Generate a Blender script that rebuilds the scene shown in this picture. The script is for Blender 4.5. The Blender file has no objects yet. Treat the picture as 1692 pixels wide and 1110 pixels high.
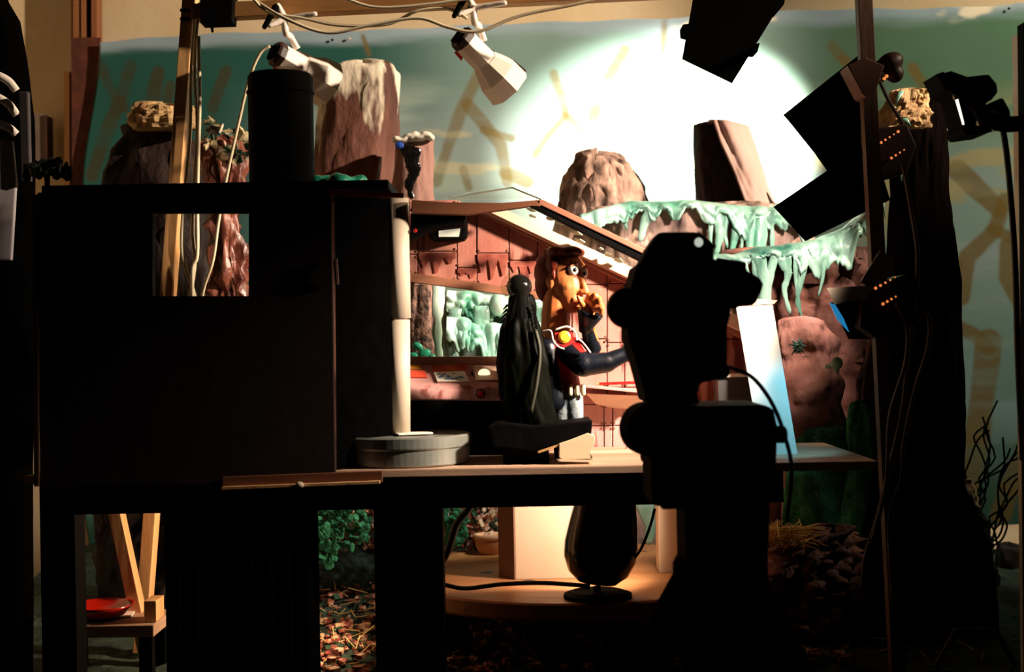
import bpy, bmesh, math, random
import numpy as np
from mathutils import Vector, Matrix, noise
random.seed(7)
SC = bpy.context.scene
COL = SC.collection
# ------------------------------------------------------------------ camera
W_, H_, F_ = 1692, 1110, 2350.0
EYE = 0.95
ROLL = math.radians(1.0)
cr, sr = math.cos(ROLL), math.sin(ROLL)
def U(px, py, Y):
    """photograph pixel + real distance -> point in the room"""
    u = (px - W_/2)/F_; v = (H_/2 - py)/F_
    return Vector(((u*cr + v*sr)*Y, Y, EYE + (-u*sr + v*cr)*Y))
def S(n, Y): return n*Y/F_
cam = bpy.data.cameras.new('camera'); camo = bpy.data.objects.new('camera', cam); COL.objects.link(camo)
cam.sensor_width = 36.0; cam.lens = F_*36.0/W_; cam.clip_start = 0.05; cam.clip_end = 60
camo.matrix_world = Matrix(((cr, sr, 0, 0), (0, 0, -1, 0), (-sr, cr, 0, EYE), (0, 0, 0, 1)))
cam.dof.use_dof = True; cam.dof.focus_distance = 2.25; cam.dof.aperture_fstop = 7.0
SC.camera = camo
# ------------------------------------------------------------------ world, lamps, exposure
wd = bpy.data.worlds.new('dark_room'); SC.world = wd; wd.use_nodes = True
wd.node_tree.nodes['Background'].inputs[0].default_value = (1.0, .8, .6, 1)
wd.node_tree.nodes['Background'].inputs[1].default_value = .004
SC.view_settings.view_transform = 'Standard'; SC.view_settings.look = 'None'
SC.view_settings.exposure = 0.0; SC.view_settings.gamma = 1.0; SC.view_settings.use_curve_mapping = False
def spot(name, p, target, power, deg, blend, color, size=.03):
    l = bpy.data.lights.new(name, 'SPOT'); l.energy = power; l.spot_size = math.radians(deg); l.spot_blend = blend
    l.color = color; l.shadow_soft_size = size
    o = bpy.data.objects.new(name, l); COL.objects.link(o); o.location = p
    o.rotation_euler = (Vector(target) - Vector(p)).to_track_quat('-Z', 'Y').to_euler()
    return o
WARM = (1.0, .79, .58)
KEY_P = U(1538, 185, 1.83)
spot('studio_lamp_light', KEY_P, U(920, 555, 2.15), 112, 64, .9, (1.0, .80, .64), .025)
spot('backdrop_spot_light', (1.30, 2.50, 1.55), U(1180, 235, 3.5), 800, 27, .4, (1.0, .93, .76), .02)
spot('swamp_spot_light', U(1405, 225, 2.27), (.35, 2.72, .93), 20, 68, .4, (1.0, .84, .72), .03)
spot('swamp_window_light', U(1210, -60, 2.45), U(790, 560, 2.75), 34, 42, .6, (1.0, .95, .80), .03)
spot('upper_fill_light', (2.7, 1.75, 2.5), U(330, 190, 3.2), 1000, 40, .5, WARM, .04)  # added off-frame spot brightening the wall, post and clip lamps
spot('backdrop_fill_light', (1.9, 2.70, 2.2), U(1640, 400, 3.58), 85, 78, .7, (1.0, .85, .62), .05)  # added off-frame spot for the right part of the backdrop
spot('blue_gel_light', U(1392, 560, 1.98), U(1285, 700, 2.10), 1.5, 70, .6, (.25, .74, .95), .02)
spot('undertable_fill_light', U(1110, 792, 2.2), U(740, 900, 2.42), 13, 120, .6, (1.0, .77, .62), .02)  # added spot under the table for the box and debris
spot('bench_fill_light', U(690, 806, 2.25), U(240, 985, 2.3), 15, 110, .6, (1.0, .70, .45), .02)  # added spot hidden behind the table leg, brightens the bench
spot('straw_fill_light', (1.6, 2.26, 1.75), U(1300, 885, 2.3), 30, 10, .6, (1.0, .80, .55), .02)  # added off-frame spot that picks out the straw
# ------------------------------------------------------------------ helpers
def lin(h):
    h = h.lstrip('#'); r = []
    for i in (0, 2, 4):
        c = int(h[i:i+2], 16)/255; r.append(c/12.92 if c <= .04045 else ((c+.055)/1.055)**2.4)
    return (*r, 1)
def mat(name, c1, c2=None, scale=12, rough=.6, bump=0.0, bscale=None, stretch=(1, 1, 1), metal=0, lo=.35, hi=.65, spec=.4, detail=6):
    m = bpy.data.materials.new(name); m.use_nodes = True
    nt = m.node_tree; b = nt.nodes['Principled BSDF']
    b.inputs['Roughness'].default_value = rough; b.inputs['Metallic'].default_value = metal
    b.inputs['Specular IOR Level'].default_value = spec
    c1 = lin(c1) if isinstance(c1, str) else (*c1[:3], 1)
    c2 = c1 if c2 is None else (lin(c2) if isinstance(c2, str) else (*c2[:3], 1))
    tc = nt.nodes.new('ShaderNodeTexCoord'); mp = nt.nodes.new('ShaderNodeMapping'); mp.inputs['Scale'].default_value = stretch
    nt.links.new(tc.outputs['Object'], mp.inputs[0])
    n = nt.nodes.new('ShaderNodeTexNoise'); n.inputs['Scale'].default_value = scale; n.inputs['Detail'].default_value = detail
    nt.links.new(mp.outputs[0], n.inputs['Vector'])
    r = nt.nodes.new('ShaderNodeValToRGB'); r.color_ramp.elements[0].position = lo; r.color_ramp.elements[1].position = hi
    r.color_ramp.elements[0].color = c1; r.color_ramp.elements[1].color = c2
    nt.links.new(n.outputs['Fac'], r.inputs[0]); nt.links.new(r.outputs[0], b.inputs['Base Color'])
    if bump:
        n2 = nt.nodes.new('ShaderNodeTexNoise'); n2.inputs['Scale'].default_value = bscale or scale*3; n2.inputs['Detail'].default_value = 8
        nt.links.new(mp.outputs[0], n2.inputs['Vector'])
        bp = nt.nodes.new('ShaderNodeBump'); bp.inputs['Strength'].default_value = bump; bp.inputs['Distance'].default_value = .01
        nt.links.new(n2.outputs['Fac'], bp.inputs['Height']); nt.links.new(bp.outputs[0], b.inputs['Normal'])
    return m
def emat(name, c, strength):
    m = mat(name, c); b = m.node_tree.nodes['Principled BSDF']
    b.inputs['Emission Color'].default_value = lin(c); b.inputs['Emission Strength'].default_value = strength
    return m
def gmat(name, c, rough=.02, alpha=.2):
    """thin clear acrylic: mostly transparent, glossy"""
    m = bpy.data.materials.new(name); m.use_nodes = True; nt = m.node_tree; nt.nodes.clear()
    o = nt.nodes.new('ShaderNodeOutputMaterial'); t = nt.nodes.new('ShaderNodeBsdfTransparent'); g = nt.nodes.new('ShaderNodeBsdfPrincipled')
    t.inputs[0].default_value = (.93, .94, .9, 1); g.inputs['Base Color'].default_value = lin(c); g.inputs['Roughness'].default_value = rough
    mx = nt.nodes.new('ShaderNodeMixShader'); mx.inputs[0].default_value = alpha
    nt.links.new(t.outputs[0], mx.inputs[1]); nt.links.new(g.outputs[0], mx.inputs[2]); nt.links.new(mx.outputs[0], o.inputs[0])
    return m
class G:
    def __init__(s): s.v = []; s.f = []
    def add(s, vs, fs):
        b = len(s.v); s.v += [Vector(v) for v in vs]; s.f += [tuple(b+i for i in f) for f in fs]; return s
    def box(s, c, d, R=None):
        c = Vector(c); h = Vector(d)/2
        vs = [Vector((x*h.x, y*h.y, z*h.z)) for z in (-1, 1) for y in (-1, 1) for x in (-1, 1)]
        if R: vs = [R @ v for v in vs]
        return s.add([c+v for v in vs], [(0, 2, 3, 1), (4, 5, 7, 6), (0, 1, 5, 4), (2, 6, 7, 3), (0, 4, 6, 2), (1, 3, 7, 5)])
    def bar(s, a, b, w, t, side=None):
        """rectangular bar from a to b: w along 'side', t across"""
        a = Vector(a); b = Vector(b); z = (b-a).normalized()
        x = Vector(side or (1, 0, 0)); x = (x - z*x.dot(z)).normalized(); y = z.cross(x)
        vs = [p + x*(i*w/2) + y*(j*t/2) for p in (a, b) for i, j in ((-1, -1), (1, -1), (1, 1), (-1, 1))]
        return s.add(vs, [(0, 3, 2, 1), (4, 5, 6, 7), (0, 1, 5, 4), (1, 2, 6, 5), (2, 3, 7, 6), (3, 0, 4, 7)])
    def prism(s, poly, off):
        """closed polygon of points, extruded by the vector off"""
        p = [Vector(q) for q in poly]; n = len(p); off = Vector(off)
        return s.add(p + [q+off for q in p], [tuple(range(n)), tuple(range(2*n-1, n-1, -1))] + [(i, i+n, (i+1) % n+n, (i+1) % n) for i in range(n)])
    def tube(s, pts, r, n=8, flat=1.0, caps=True):
        pts = [Vector(p) for p in pts]; m = len(pts)
        rs = r if isinstance(r, (list, tuple)) else [r]*m
        vs = []; px = None
        for i, p in enumerate(pts):
            d = (pts[min(i+1, m-1)] - pts[max(i-1, 0)]).normalized()
            if px is None:
                px = d.cross(Vector((0, 1, 0)))
                if px.length < .1: px = Vector((1, 0, 0))
            x = (px - d*px.dot(d)).normalized(); px = x; y = d.cross(x)
            vs += [p + x*(rs[i]*math.cos(2*math.pi*k/n)) + y*(rs[i]*flat*math.sin(2*math.pi*k/n)) for k in range(n)]
        fs = [(i*n+k, i*n+(k+1) % n, (i+1)*n+(k+1) % n, (i+1)*n+k) for i in range(m-1) for k in range(n)]
        if caps: fs += [tuple(range(n-1, -1, -1)), tuple(range((m-1)*n, m*n))]
        return s.add(vs, fs)
    def capsule(s, a, b, ra, rb, n=12):
        a = Vector(a); b = Vector(b); d = (b-a).normalized(); pts = []; rs = []
        for k in range(5):
            t = math.pi/2*(1-k/4)
            pts.append(a - d*ra*math.sin(t)); rs.append(max(ra*math.cos(t), ra*.05))
        for k in range(5):
            t = math.pi/2*k/4
            pts.append(b + d*rb*math.sin(t)); rs.append(max(rb*math.cos(t), rb*.05))
        return s.tube(pts, rs, n)
    def ball(s, c, r, R=None, n=16, m=10):
        c = Vector(c); r = Vector(r) if not isinstance(r, (int, float)) else Vector((r, r, r)); vs = []
        for i in range(m+1):
            t = math.pi*i/m
            for k in range(n):
                a = 2*math.pi*k/n; v = Vector((r.x*math.sin(t)*math.cos(a), r.y*math.sin(t)*math.sin(a), r.z*math.cos(t)))
                vs.append(c + (R @ v if R else v))
        return s.add(vs, [(i*n+k, (i+1)*n+k, (i+1)*n+(k+1) % n, i*n+(k+1) % n) for i in range(m) for k in range(n)])
    def lathe(s, prof, base, axis=(0, 0, 1), n=32, caps=True):
        """prof: list of (radius, height along axis)"""
        base = Vector(base); z = Vector(axis).normalized()
        x = z.cross(Vector((0, 1, 0)))
        if x.length < .1: x = z.cross(Vector((1, 0, 0)))
        x.normalize(); y = z.cross(x)
        vs = [base + z*h + x*(r*math.cos(2*math.pi*k/n)) + y*(r*math.sin(2*math.pi*k/n)) for r, h in prof for k in range(n)]
        m = len(prof)
        fs = [(i*n+k, i*n+(k+1) % n, (i+1)*n+(k+1) % n, (i+1)*n+k) for i in range(m-1) for k in range(n)]
        if caps: fs += [tuple(range(n-1, -1, -1)), tuple(range((m-1)*n, m*n))]
        return s.add(vs, fs)
WL = {}                                                          # world position of each object's origin
def obj(name, g, m, parent=None, bevel=0, smooth=False, seg=2, solid=0, weld=False):
    me = bpy.data.meshes.new(name)
    if parent is not None: loc = WL[parent.name].copy(); rel = Vector((0, 0, 0))
    else:
        xs = [v.x for v in g.v]; ys = [v.y for v in g.v]; zs = [v.z for v in g.v]
        loc = Vector(((min(xs)+max(xs))/2, (min(ys)+max(ys))/2, min(zs))); rel = loc
    bm = bmesh.new(); vv = [bm.verts.new(v-loc) for v in g.v]
    for f in g.f:
        try: bm.faces.new([vv[i] for i in f])
        except ValueError: pass
    if weld: bmesh.ops.remove_doubles(bm, verts=bm.verts, dist=1e-5)
    bmesh.ops.recalc_face_normals(bm, faces=bm.faces)
    if bevel:
        ed = [e for e in bm.edges if len(e.link_faces) == 2 and e.calc_face_angle(0) > .5]
        if ed: bmesh.ops.bevel(bm, geom=ed, offset=bevel, segments=seg, affect='EDGES', profile=.6, clamp_overlap=True)
    bm.to_mesh(me); bm.free()
    if smooth:
        for p in me.polygons: p.use_smooth = True
    me.materials.append(m)
    o = bpy.data.objects.new(name, me); COL.objects.link(o)
    if parent is not None: o.parent = parent
    o.location = rel; WL[o.name] = loc
    if solid:
        md = o.modifiers.new('thickness', 'SOLIDIFY'); md.thickness = solid; md.offset = 0
    return o
def tag(o, label, cat, group=None, kind=None):
    o['label'] = label; o['category'] = cat
    if group: o['group'] = group
    if kind: o['kind'] = kind
    return o
def thing(name, label, cat, loc, group=None):
    o = bpy.data.objects.new(name, None); COL.objects.link(o); o.location = loc; o.empty_display_size = .02
    WL[o.name] = Vector(loc); return tag(o, label, cat, group)
def fuse(g, voxel, smooth=6):
    """one continuous skin around overlapping volumes"""
    me = bpy.data.meshes.new('fuse'); bm = bmesh.new(); vv = [bm.verts.new(v) for v in g.v]
    for f in g.f:
        try: bm.faces.new([vv[i] for i in f])
        except ValueError: pass
    bmesh.ops.remove_doubles(bm, verts=bm.verts, dist=1e-7); bmesh.ops.recalc_face_normals(bm, faces=bm.faces)
    bm.to_mesh(me); bm.free()
    t = bpy.data.objects.new('fuse', me); COL.objects.link(t)
    r = t.modifiers.new('r', 'REMESH'); r.mode = 'VOXEL'; r.voxel_size = voxel
    if smooth: q = t.modifiers.new('s', 'SMOOTH'); q.iterations = smooth; q.factor = .5
    dg = bpy.context.evaluated_depsgraph_get(); me2 = bpy.data.meshes.new_from_object(t.evaluated_get(dg))
    out = G(); out.add([v.co.copy() for v in me2.vertices], [tuple(p.vertices) for p in me2.polygons])
    bpy.data.objects.remove(t); bpy.data.meshes.remove(me); bpy.data.meshes.remove(me2)
    return out
def smoothpath(pts, k=6):
    pts = [Vector(p) for p in pts]
    if len(pts) < 3: return pts
    P = [pts[0]*2-pts[1]] + pts + [pts[-1]*2-pts[-2]]; out = []
    for i in range(1, len(P)-2):
        a, b, c, d = P[i-1:i+3]
        for j in range(k):
            t = j/k; out.append(.5*((2*b) + (c-a)*t + (2*a-5*b+4*c-d)*t*t + (3*b-a-3*c+d)*t**3))
    out.append(pts[-1]); return out
def cable_geo(pts, r): return G().tube(smoothpath([U(*p) for p in pts]), r, 8)
def cable(pts, r, m, label, name='power_cable', group=None):
    return tag(obj(name, cable_geo(pts, r), m, smooth=True), label, 'cable', group)
def rock(rows, Y, kd=.7, amp=.02, fl=(9, 9, 3), seed=0, zb=None, lev=46, n=56, boxy=.92, dome=.25, yaw=0, crumple=.5):
    """a rock from its width at several heights (pixel rows), as rings around its own axis"""
    R = sorted([(U((a+b)/2, y, Y), S(b-a, Y)/2) for y, a, b in rows], key=lambda t: t[0].z)
    zs = [c.z for c, h in R]; xs = [c.x for c, h in R]; hs = [h for c, h in R]
    z0 = zs[0] if zb is None else zb; z1 = zs[-1]
    g = G(); vs = []; so = Vector((seed*3.7, seed*1.3, seed*2.1)); hm = max(hs)
    for i in range(lev+6):
        if i < lev: t = i/(lev-1); z = z0 + (z1-z0)*t; q = 1.0
        else: q = math.cos((i-lev+1)/6*math.pi/2); z = z1 + hs[-1]*dome*math.sin((i-lev+1)/6*math.pi/2); q = max(q, .03)
        zz = min(z, z1); cx = float(np.interp(zz, zs, xs)); hw = float(np.interp(zz, zs, hs))
        for k in range(n):
            a = 2*math.pi*k/n; ca, sa = math.cos(a+yaw), math.sin(a+yaw)
            ca2 = math.copysign(abs(ca)**boxy, ca); sa2 = math.copysign(abs(sa)**boxy, sa)
            d = Vector((math.cos(a), math.sin(a), 0))
            p0 = Vector((math.cos(a)*hw, math.sin(a)*hw, z))
            s = Vector((p0.x*fl[0], p0.y*fl[1], p0.z*fl[2])) + so
            nz = noise.noise(s)*.6 + (abs(noise.noise(s*2.1+Vector((5, 0, 0))))-.25)*crumple*1.6 + (abs(noise.noise(s*4.7))-.25)*crumple
            e = 1 + 0*nz
            dd = amp*nz
            x = hw*q*(ca2*math.cos(yaw)+sa2*math.sin(yaw)); y = hw*q*kd*(-ca2*math.sin(yaw)+sa2*math.cos(yaw))
            vs.append(Vector((cx + x + d.x*dd*min(q*2, 1), Y + y + d.y*dd*min(q*2, 1), z + (amp*.6*noise.noise(s*1.7) if i >= lev-3 else 0))))
    m = lev+6
    fs = [(i*n+k, i*n+(k+1) % n, (i+1)*n+(k+1) % n, (i+1)*n+k) for i in range(m-1) for k in range(n)]
    fs += [tuple(range(n-1, -1, -1)), tuple(range((m-1)*n, m*n))]
    return g.add(vs, fs)
def rockmat(name, c1, c2, top=None, topz=.8, scale=9, bump=.6, rough=.75, stretch=(1, 1, .45), spec=.3):
    m = mat(name, c1, c2, scale=scale, rough=rough, bump=bump, bscale=38, stretch=stretch, spec=spec)
    if top:
        nt = m.node_tree; b = nt.nodes['Principled BSDF']; src = b.inputs['Base Color'].links[0].from_socket
        tc = nt.nodes['Texture Coordinate']; sp = nt.nodes.new('ShaderNodeSeparateXYZ'); nt.links.new(tc.outputs['Generated'], sp.inputs[0])
        n = nt.nodes.new('ShaderNodeTexNoise'); n.inputs['Scale'].default_value = 16; n.inputs['Detail'].default_value = 5
        mp = nt.nodes.new('ShaderNodeMapping'); mp.inputs['Scale'].default_value = (1, 1, .22)
        nt.links.new(tc.outputs['Object'], mp.inputs[0]); nt.links.new(mp.outputs[0], n.inputs['Vector'])
        a = nt.nodes.new('ShaderNodeMath'); a.operation = 'MULTIPLY_ADD'; a.inputs[1].default_value = .55; nt.links.new(n.outputs['Fac'], a.inputs[0]); nt.links.new(sp.outputs[2], a.inputs[2])
        r = nt.nodes.new('ShaderNodeValToRGB'); r.color_ramp.elements[0].position = (topz+.25)*.6; r.color_ramp.elements[1].position = (topz+.28)*.6
        mx = nt.nodes.new('ShaderNodeMix'); mx.data_type = 'RGBA'; mx.inputs['B'].default_value = lin(top)
        sc = nt.nodes.new('ShaderNodeMath'); sc.operation = 'MULTIPLY'; sc.inputs[1].default_value = .6; nt.links.new(a.outputs[0], sc.inputs[0])
        nt.links.new(sc.outputs[0], r.inputs[0]); nt.links.new(r.outputs[0], mx.inputs['Factor']); nt.links.new(src, mx.inputs['A']); nt.links.new(mx.outputs['Result'], b.inputs['Base Color'])
    return m
def drip(pts, Y, w, seed=0):
    """a hanging ribbon of slime, flat and tapering, from pixel points"""
    P = smoothpath([U(x, y, Y) for x, y in pts], 5); n = len(P); g = G(); vs = []; K = 10
    for i, p in enumerate(P):
        t = i/(n-1); ww = S(w, Y)/2*(1.15-.75*t)*(1 + .45*noise.noise(Vector((seed, i*.55, 0))))
        if i == n-1: ww *= .35
        vs += [p + Vector((ww*math.cos(2*math.pi*k/K), .28*ww*math.sin(2*math.pi*k/K), 0)) for k in range(K)]
    fs = [(i*K+k, i*K+(k+1) % K, (i+1)*K+(k+1) % K, (i+1)*K+k) for i in range(n-1) for k in range(K)]
    return g.add(vs, fs + [tuple(range(K-1, -1, -1)), tuple(range((n-1)*K, n*K))])
def drape(path, Y, back, seed=0, nu=130, nv=14, bulge=.008):
    """a sheet of slime over a ledge: path = (px, py of the top edge, hang length in px); the hem is ragged"""
    xs = [p[0] for p in path]; g = G(); vs = []
    for i in range(nu+1):
        x = xs[0] + (xs[-1]-xs[0])*i/nu; ty = float(np.interp(x, xs, [p[1] for p in path])); ln = float(np.interp(x, xs, [p[2] for p in path]))
        ln *= .45 + 2.4*max(0, noise.noise(Vector((x*.040, seed*3.3, 0)))+.08) + .5*abs(noise.noise(Vector((x*.13, seed, 3))))
        for j in range(nv+1):
            t = j/nv
            if t < .3:
                q = t/.3; p = U(x, ty, Y) + Vector((0, back*(1-q), .008*math.sin(q*3.1)))
            else:
                q = (t-.3)/.7; p = U(x, ty + ln*q, Y) + Vector((0, -.012*math.sin(min(q*2, 1)*math.pi/2), 0))
            k = noise.noise(Vector((x*.045, j*.18, seed)))
            vs.append(p + Vector((0, -abs(k)*bulge*2, .35*bulge*k if t < .4 else 0)))
    m = nv+1
    return g.add(vs, [(i*m+j, (i+1)*m+j, (i+1)*m+j+1, i*m+j+1) for i in range(nu) for j in range(nv)])
# ------------------------------------------------------------------ materials
M = {}
M['cream_wall'] = mat('cream_wall_paint', '#c9b596', '#bfa985', 5, .8, .1, 60)
M['black'] = mat('black_paint', (.0022, .0020, .0020), (.004, .0034, .0032), 20, .7, .1, spec=.02)
M['black_gloss'] = mat('black_gloss', (.004, .004, .004), (.007, .006, .006), 20, .14, spec=.6)
M['black_felt'] = mat('black_felt', (.001, .001, .001), (.0015, .0014, .0014), 40, .95, .2, spec=0)
M['board'] = mat('dark_board', (.016, .010, .0075), (.021, .013, .010), 6, .75, .1, spec=.1)
M['wood'] = mat('pine_wood', '#c08a55', '#d8aa74', 14, .6, .15, 40, (1, 1, .12))
M['wood_h'] = mat('pine_wood_rail', '#a56e3c', '#c48e56', 14, .6, .15, 40, (.12, 1, 1))
M['wood_dark'] = mat('brown_wood', '#5b3320', '#7a4a2e', 14, .55, .15, 40, (.15, 1, 1))
M['wood_top'] = mat('worn_table_wood', '#9a7860', '#bc9a80', 10, .6, .2, 40, (.15, 1, 1))
M['cord'] = mat('cream_cord', '#d8cbb0', '#c6b594', 8, .5)
M['cord_dark'] = mat('dark_cord', (.012, .010, .009), None, 8, .5)
M['cord_brown'] = mat('brown_cord', '#4a3026', None, 8, .5)
M['white_plastic'] = mat('white_lamp_enamel', '#f4eae0', '#ecdfd2', 8, .4, spec=.5)
M['vent'] = mat('dark_vent', '#3a211a', '#24140f', 20, .5)
M['red_plastic'] = mat('red_plastic', '#c41a14', '#a01210', 8, .35)
M['mauve_rock'] = rockmat('mauve_rock', '#3e1f18', '#85574a', top='#d8ccb8', topz=.965)
M['mauve_rock_plain'] = rockmat('mauve_rock_plain', '#7a5248', '#a98078')
M['streak_rock'] = rockmat('streaked_rock', '#24120e', '#dcb4a4', scale=26, stretch=(1, 1, .3))
M['brown_rock'] = rockmat('brown_rock', '#2a120d', '#74463a', scale=14)
M['brown_paper'] = rockmat('crumpled_brown_rock', '#8a5648', '#b8857a', scale=7, bump=.8)
def crumple(m, scale, strength):
    nt = m.node_tree; b = nt.nodes['Principled BSDF']; old = b.inputs['Normal'].links[0].from_node
    v = nt.nodes.new('ShaderNodeTexVoronoi'); v.inputs['Scale'].default_value = scale; v.feature = 'SMOOTH_F1'
    nz = nt.nodes.new('ShaderNodeTexNoise'); nz.inputs['Scale'].default_value = scale*.6; va = nt.nodes.new('ShaderNodeVectorMath'); va.operation = 'MULTIPLY_ADD'; va.inputs[1].default_value = (.12, .12, .12)
    tc = nt.nodes['Texture Coordinate']; nt.links.new(tc.outputs['Object'], nz.inputs['Vector']); nt.links.new(nz.outputs['Color'], va.inputs[0]); nt.links.new(tc.outputs['Object'], va.inputs[2]); nt.links.new(va.outputs[0], v.inputs['Vector'])
    bp = nt.nodes.new('ShaderNodeBump'); bp.inputs['Strength'].default_value = strength; bp.inputs['Distance'].default_value = .03
    nt.links.new(v.outputs['Distance'], bp.inputs['Height']); nt.links.new(old.outputs[0], bp.inputs['Normal']); nt.links.new(bp.outputs[0], b.inputs['Normal'])
crumple(M['brown_paper'], 17, .9); crumple(M['brown_rock'], 24, .35); crumple(M['streak_rock'], 26, .5)
M['dark_rock'] = rockmat('dark_rock', '#160d0a', '#2c1a14', scale=14, bump=.8)
M['tan_paper'] = rockmat('tan_crumpled_paper', '#7c5535', '#c9a878', scale=16, bump=.8)
M['soil'] = mat('dark_swamp_soil', (.012, .018, .012), (.03, .06, .04), 20, .9, .7, 60)
M['moss'] = mat('green_moss', '#14563a', '#3a8a60', 30, .9, .6, 120)
M['slime'] = mat('mint_slime', '#56957e', '#b2d2c4', 16, .32, .35, 40, (1, 1, .35), spec=.5)
M['slime_deep'] = mat('deep_green_slime', '#28584a', '#8aac9c', 22, .35, .4, 50, (1, 1, .3), spec=.5)
M['slime_pale'] = mat('pale_mint_slime', '#4a8a70', '#c6dacb', 15, .35, .3, 40, (1, 1, .4), spec=.5)
M['green_sheet'] = mat('green_plastic_sheet', '#0c6b50', '#3cb896', 12, .35, .5, 25)
M['steel'] = mat('tin_metal', '#8f958c', '#a9aca2', 10, .38, .05, metal=.7)
M['pipe'] = mat('grey_white_pipe', '#c9b9a4', '#b8a690', 7, .55)
M['clear'] = gmat('clear_acrylic', '#f4f5ee', .03, .06)
M['paper'] = mat('white_paper', '#e6e2d4', '#d4cfc0', 10, .8)
M['panel_white'] = mat('white_panel', '#d2d0c8', None, 3, .5)
M['beige'] = mat('beige_box_card', '#c9b296', '#bda486', 5, .75)
# hull panels: faded pink paint with rust streaks running down
def hullmat(name, c1, c2, c3):
    m = mat(name, c1, c2, 9, .6, .15, 60, (1, 1, .4)); nt = m.node_tree; b = nt.nodes['Principled BSDF']
    src = b.inputs['Base Color'].links[0].from_socket; tc = nt.nodes['Texture Coordinate']
    mp = nt.nodes.new('ShaderNodeMapping'); mp.inputs['Scale'].default_value = (1, 1, .12); nt.links.new(tc.outputs['Object'], mp.inputs[0])
    n = nt.nodes.new('ShaderNodeTexNoise'); n.inputs['Scale'].default_value = 75; n.inputs['Detail'].default_value = 3; nt.links.new(mp.outputs[0], n.inputs['Vector'])
    n3 = nt.nodes.new('ShaderNodeTexNoise'); n3.inputs['Scale'].default_value = 14; nt.links.new(tc.outputs['Object'], n3.inputs['Vector'])
    a = nt.nodes.new('ShaderNodeMath'); a.operation = 'MULTIPLY'; nt.links.new(n.outputs['Fac'], a.inputs[0]); nt.links.new(n3.outputs['Fac'], a.inputs[1])
    r = nt.nodes.new('ShaderNodeValToRGB'); r.color_ramp.elements[0].position = .27; r.color_ramp.elements[1].position = .36; nt.links.new(a.outputs[0], r.inputs[0])
    mx = nt.nodes.new('ShaderNodeMix'); mx.data_type = 'RGBA'; mx.inputs['B'].default_value = lin(c3)
    nt.links.new(r.outputs[0], mx.inputs['Factor']); nt.links.new(src, mx.inputs['A']); nt.links.new(mx.outputs['Result'], b.inputs['Base Color'])
    return m
M['hull'] = hullmat('pink_hull_paint', '#a8665a', '#c28a7c', '#70302a')
M['hull_low'] = hullmat('pale_hull_paint', '#b4807a', '#c89a90', '#80443a')
M['stain'] = mat('rust_stain', '#84382e', '#a0584a', 60, .7)
M['beam'] = mat('pink_beam_paint', '#d8b098', '#e8ccb4', 10, .5, .1, 50, (.2, 1, 1))
M['trim'] = mat('brown_trim_paint', '#8a5844', '#a06a52', 12, .5, .1, 50, (.2, 1, 1))
# ------------------------------------------------------------------ the room
def struct(name, g, m, **k):
    o = obj(name, g, m, **k); o['kind'] = 'structure'; return o
struct('floor', G().box((0, 1.2, -.05), (6.4, 5.4, .1)), mat('dark_floor', (.02, .016, .013), (.035, .027, .02), 4, .7))
struct('wall_back', G().box((0, 3.77, 1.3), (6.4, .1, 2.6)), M['cream_wall'])
struct('wall_left', G().box((-1.75, 2.3, 1.3), (.1, 2.95, 2.6)), M['cream_wall'])
jb = G()
for x, w in ((128, 9), (140, 7), (158, 9)): jb.bar(U(x, -260, 3.66), U(x+1, 560, 3.66), S(w, 3.66), .03)
jb.bar(U(143, -260, 3.69), U(144, 560, 3.69), S(46, 3.69), .03)
struct('trim_1', jb, mat('brown_jamb', '#8a5a38', '#6b3a22', 8, .5, .1, 40, (1, 1, .1)))
struct('trim_2', G().bar(U(113, 120, 3.66), U(114, 600, 3.66), .014, .03), M['wood'])
jbv = obj('jamb_shadow_strip', G().prism([U(118, 62, 3.60), U(166, 62, 3.60), U(152, 190, 3.60), U(146, 330, 3.60), U(140, 560, 3.60), U(119, 560, 3.60)], (0, .006, 0)), mat('jamb_shadow_brown', '#5a2c1c', '#3f1d14', 20, .9, .3))  # dark strip stands in for a flag's shadow on the jamb
tag(jbv, 'dark brown strip standing in for a shadow on the door jamb left of the backdrop', 'cloth')
# ------------------------------------------------------------------ painted backdrop
def vnoise(x, z, seed):
    r = np.random.RandomState(seed); T = r.rand(64, 64)
    xi = np.floor(x).astype(int); zi = np.floor(z).astype(int); fx = x-xi; fz = z-zi; fx = fx*fx*(3-2*fx); fz = fz*fz*(3-2*fz)
    g = lambda a, b: T[a % 64, b % 64]
    return (g(xi, zi)*(1-fx)+g(xi+1, zi)*fx)*(1-fz) + (g(xi, zi+1)*(1-fx)+g(xi+1, zi+1)*fx)*fz
def fbm(x, z, seed): return sum(vnoise(x*2**k, z*2**k, seed+k)/2**(k+1) for k in range(4))/.9375
YB = 3.58
NX, NZ = 560, 330
tl, tr2, bl = U(150, 64, YB), U(1860, 0, YB), U(150, 960, YB)
gx = np.linspace(0, 1, NX+1); gz = np.linspace(0, 1, NZ+1)
X, Zq = np.meshgrid(gx, gz, indexing='ij')
PX = 150 + X*(1860-150); topy = 66 - (PX-165)*.0395 + 2*np.sin(PX*.013) + 1.2*np.sin(PX*.047); PY = topy + Zq*(925-topy)
PX = PX + (1-X)**20*14*np.sin(PY*.013+.6)
uu = (PX-W_/2)/F_; vv_ = (H_/2-PY)/F_
WX = (uu*cr+vv_*sr)*YB; WZ = EYE + (-uu*sr+vv_*cr)*YB
WY = YB + .018*(fbm(WX*1.7+9, WZ*1.1+4, 5)-.5)*2
def ar(h): return np.array(lin(h)[:3])
def mixc(a, b, f): return a*(1-f[..., None]) + b*f[..., None]
def sst(a, b, x): t = np.clip((x-a)/(b-a), 0, 1); return t*t*(3-2*t)
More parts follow.
